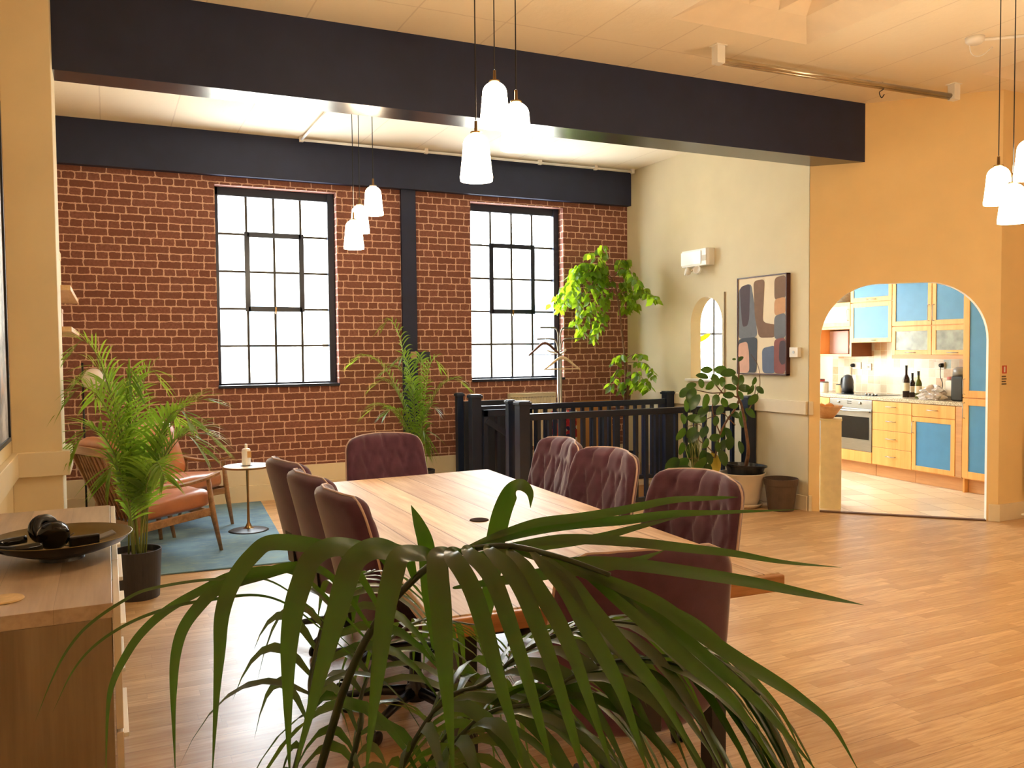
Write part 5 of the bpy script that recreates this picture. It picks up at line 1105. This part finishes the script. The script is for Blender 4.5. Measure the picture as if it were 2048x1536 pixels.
BL = [ # (points with depth, half width px, hanging)
 ([(770,1235,1.03),(700,1120,1.0),(659,1097,.97),(549,1084,.94),(505,1110,.92),(466,1163,.90),(444,1229,.89),(439,1304,.89),(433,1391,.9),(424,1560,.92)], 15),
 ([(745,1262,1.05),(670,1160,1.0),(606,1132,.97),(518,1150,.95),(439,1176,.93),(395,1216,.92),(365,1260,.92),(351,1312,.92),(347,1370,.92),(347,1435,.93),(351,1560,.95)], 11),
 ([(735,1280,1.06),(600,1150,1.0),(483,1145,.97),(404,1180,.95),(334,1220,.94),(281,1268,.93),(246,1321,.92),(224,1370,.92),(215,1427,.92),(211,1570,.94)], 8),
 ([(720,1310,1.07),(560,1170,1.0),(439,1158,.95),(307,1176,.88),(246,1202,.85),(176,1251,.82),(132,1304,.80),(101,1365,.80),(70,1444,.80)], 3),
 ([(715,1320,1.07),(560,1200,1.0),(417,1200,.95),(300,1228,.9),(210,1275,.86),(150,1335,.84),(105,1425,.84)], 3),
 ([(800,1190,1.02),(770,1115,.99),(725,1098,.97),(663,1094,.94),(622,1119,.92),(604,1163,.90),(588,1216,.89),(579,1279,.89),(576,1341,.89),(576,1435,.90),(580,1570,.92)], 19),
 ([(830,1162,1.01),(815,1112,.98),(791,1103,.96),(747,1097,.93),(710,1119,.91),(691,1163,.89),(672,1232,.88),(651,1310,.88),(622,1419,.89),(582,1570,.91)], 21),
 ([(868,1135,.99),(860,1112,.97),(838,1106,.95),(800,1112,.91),(785,1154,.89),(772,1216,.88),(760,1310,.87),(747,1419,.87),(729,1570,.88)], 19),
 ([(905,1112,.97),(890,1102,.95),(876,1110,.92),(876,1154,.89),(882,1216,.87),(888,1310,.86),(897,1419,.86),(909,1570,.87)], 19),
 ([(930,1106,.96),(905,1100,.94),(903,1110,.91),(925,1142,.88),(947,1185,.87),(972,1263,.86),(997,1357,.85),(1025,1450,.85),(1055,1570,.86)], 16),
 ([(955,1100,.95),(932,1096,.93),(945,1112,.90),(966,1131,.88),(991,1169,.86),(1019,1247,.85),(1050,1341,.84),(1085,1466,.84),(1112,1570,.85)], 15),
 ([(985,1094,.94),(975,1096,.92),(995,1115,.89),(1018,1138,.87),(1047,1185,.85),(1079,1263,.84),(1113,1357,.83),(1154,1497,.83),(1172,1570,.84)], 15),
 ([(1020,1096,.92),(1022,1106,.90),(1045,1132,.87),(1066,1163,.86),(1110,1232,.84),(1147,1310,.83),(1185,1419,.82),(1235,1570,.83)], 15),
 ([(1060,1100,.90),(1086,1128,.87),(1129,1173,.85),(1168,1244,.83),(1219,1333,.82),(1254,1412,.82),(1303,1570,.82)], 15),
 ([(1085,1106,.89),(1109,1132,.87),(1145,1168,.85),(1176,1208,.84),(1234,1279,.82),(1293,1353,.81),(1340,1423,.81),(1420,1560,.81)], 14),
 ([(1110,1112,.88),(1137,1136,.87),(1215,1162,.85),(1312,1205,.83),(1390,1260,.82),(1469,1314,.81),(1547,1361,.81),(1605,1400,.81),(1664,1450,.82),(1719,1545,.84)], 13),
 ([(1130,1118,.88),(1190,1160,.86),(1270,1225,.84),(1340,1290,.83),(1420,1360,.82),(1480,1420,.82),(1560,1545,.83)], 14),
 ([(1150,1124,.87),(1240,1178,.85),(1330,1245,.84),(1430,1330,.83),(1530,1420,.82),(1640,1550,.83)], 12),
 ([(1000,1093,.93),(1100,1122,.92),(1180,1124,.92),(1273,1130,.93),(1390,1146,.95),(1508,1165,.97),(1586,1181,.98),(1664,1197,.99),(1728,1210,1.0)], 11),
 ([(960,1098,.95),(1020,1092,.95),(1090,1082,.96),(1156,1078,.97),(1273,1085,.99),(1390,1098,1.01),(1469,1107,1.02),(1566,1124,1.03),(1684,1135,1.05)], 9),
 ([(900,1112,.97),(980,1076,1.0),(1071,1046,1.02),(1162,1034,1.04),(1252,1019,1.06),(1343,1000,1.08),(1434,996,1.1),(1477,994,1.1)], 8),
 ([(890,1116,.98),(980,1085,1.0),(1071,1060,1.03),(1162,1047,1.05),(1252,1040,1.07),(1343,1028,1.09),(1434,1025,1.1),(1600,1019,1.13)], 9),
 ([(870,1130,.99),(960,1110,1.0),(1071,1094,1.02),(1192,1076,1.04),(1283,1052,1.06),(1361,1034,1.08)], 8),
 ([(905,1176,1.0),(1010,1160,1.0),(1100,1146,1.01),(1192,1135,1.02),(1268,1122,1.03),(1330,1100,1.05)], 11),
 ([(868,1300,1.06),(863,1221,1.05),(857,1148,1.04),(852,1089,1.03),(837,1045,1.03),(822,1010,1.03)], 15),
 ([(968,1270,1.06),(975,1221,1.05),(980,1177,1.04),(986,1118,1.03),(995,1060,1.02),(1007,1016,1.01),(1024,981,1.0),(1042,970,.98),(1060,986,.97),(1061,1016,.97)], 17),
 ([(1160,1128,.87),(1280,1190,.88),(1400,1250,.9),(1480,1330,.92),(1560,1420,.94),(1600,1500,.95)], 7),
]
for pts, hw in BL:
    P = catmull([kpt(*p) for p in pts], 5); n = len(P); dm = sum(p[2] for p in pts)/len(pts); W_ = hw/CF*dm*1.15
    wd = [W_*(min(1, .25+2.6*i/(n-1)))*(1 if i/(n-1) < .45 else max(.03, 1-((i/(n-1)-.45)/.55)**2.1)) for i in range(n)]
    mb = MB(); ribbon(mb, P, wd, (-FWD*1.0+UP*.5).normalized(), .28); lf = mb.build('leaflets', LEAF_K, st, smooth=True); so = lf.modifiers.new('s', 'SUBSURF'); so.levels = 1; so.render_levels = 1
def kf(path, n, L, seed, hw=.008, droop=.9, ang=62, s0=.35, vee=.1): frond(t, [p if isinstance(p, Vector) else kpt(*p) for p in path], n, L, rw=.007, lw=hw, droop=droop, ang=ang, s0=s0, lm=LEAF_K, sm=STEMG, seed=seed, vee=vee)
kf([b3, (590, 1536, 1.15), (622, 1350, 1.20), (650, 1235, 1.25), (690, 1170, 1.32), (750, 1140, 1.42)], 20, .26, 21)
kf([b1, (700, 1536, 1.2), (720, 1400, 1.28), (770, 1290, 1.38), (850, 1240, 1.5), (950, 1250, 1.6)], 22, .25, 22)
kf([b2, (804, 1532, 1.05), (979, 1360, 1.08), (1090, 1280, 1.08), (1230, 1245, 1.06), (1390, 1290, 1.04), (1520, 1390, 1.02)], 30, .27, 23, hw=.009, ang=48, s0=.45)
kf([b1, (850, 1540, 1.2), (960, 1440, 1.25), (1050, 1380, 1.28), (1150, 1370, 1.3), (1250, 1420, 1.3)], 20, .2, 24, droop=.8)
kf([b2, (860, 1560, 1.0), (1080, 1400, 1.0), (1200, 1330, 1.0), (1350, 1330, 1.0), (1480, 1420, 1.0)], 24, .25, 25, hw=.009, ang=45, s0=.4)
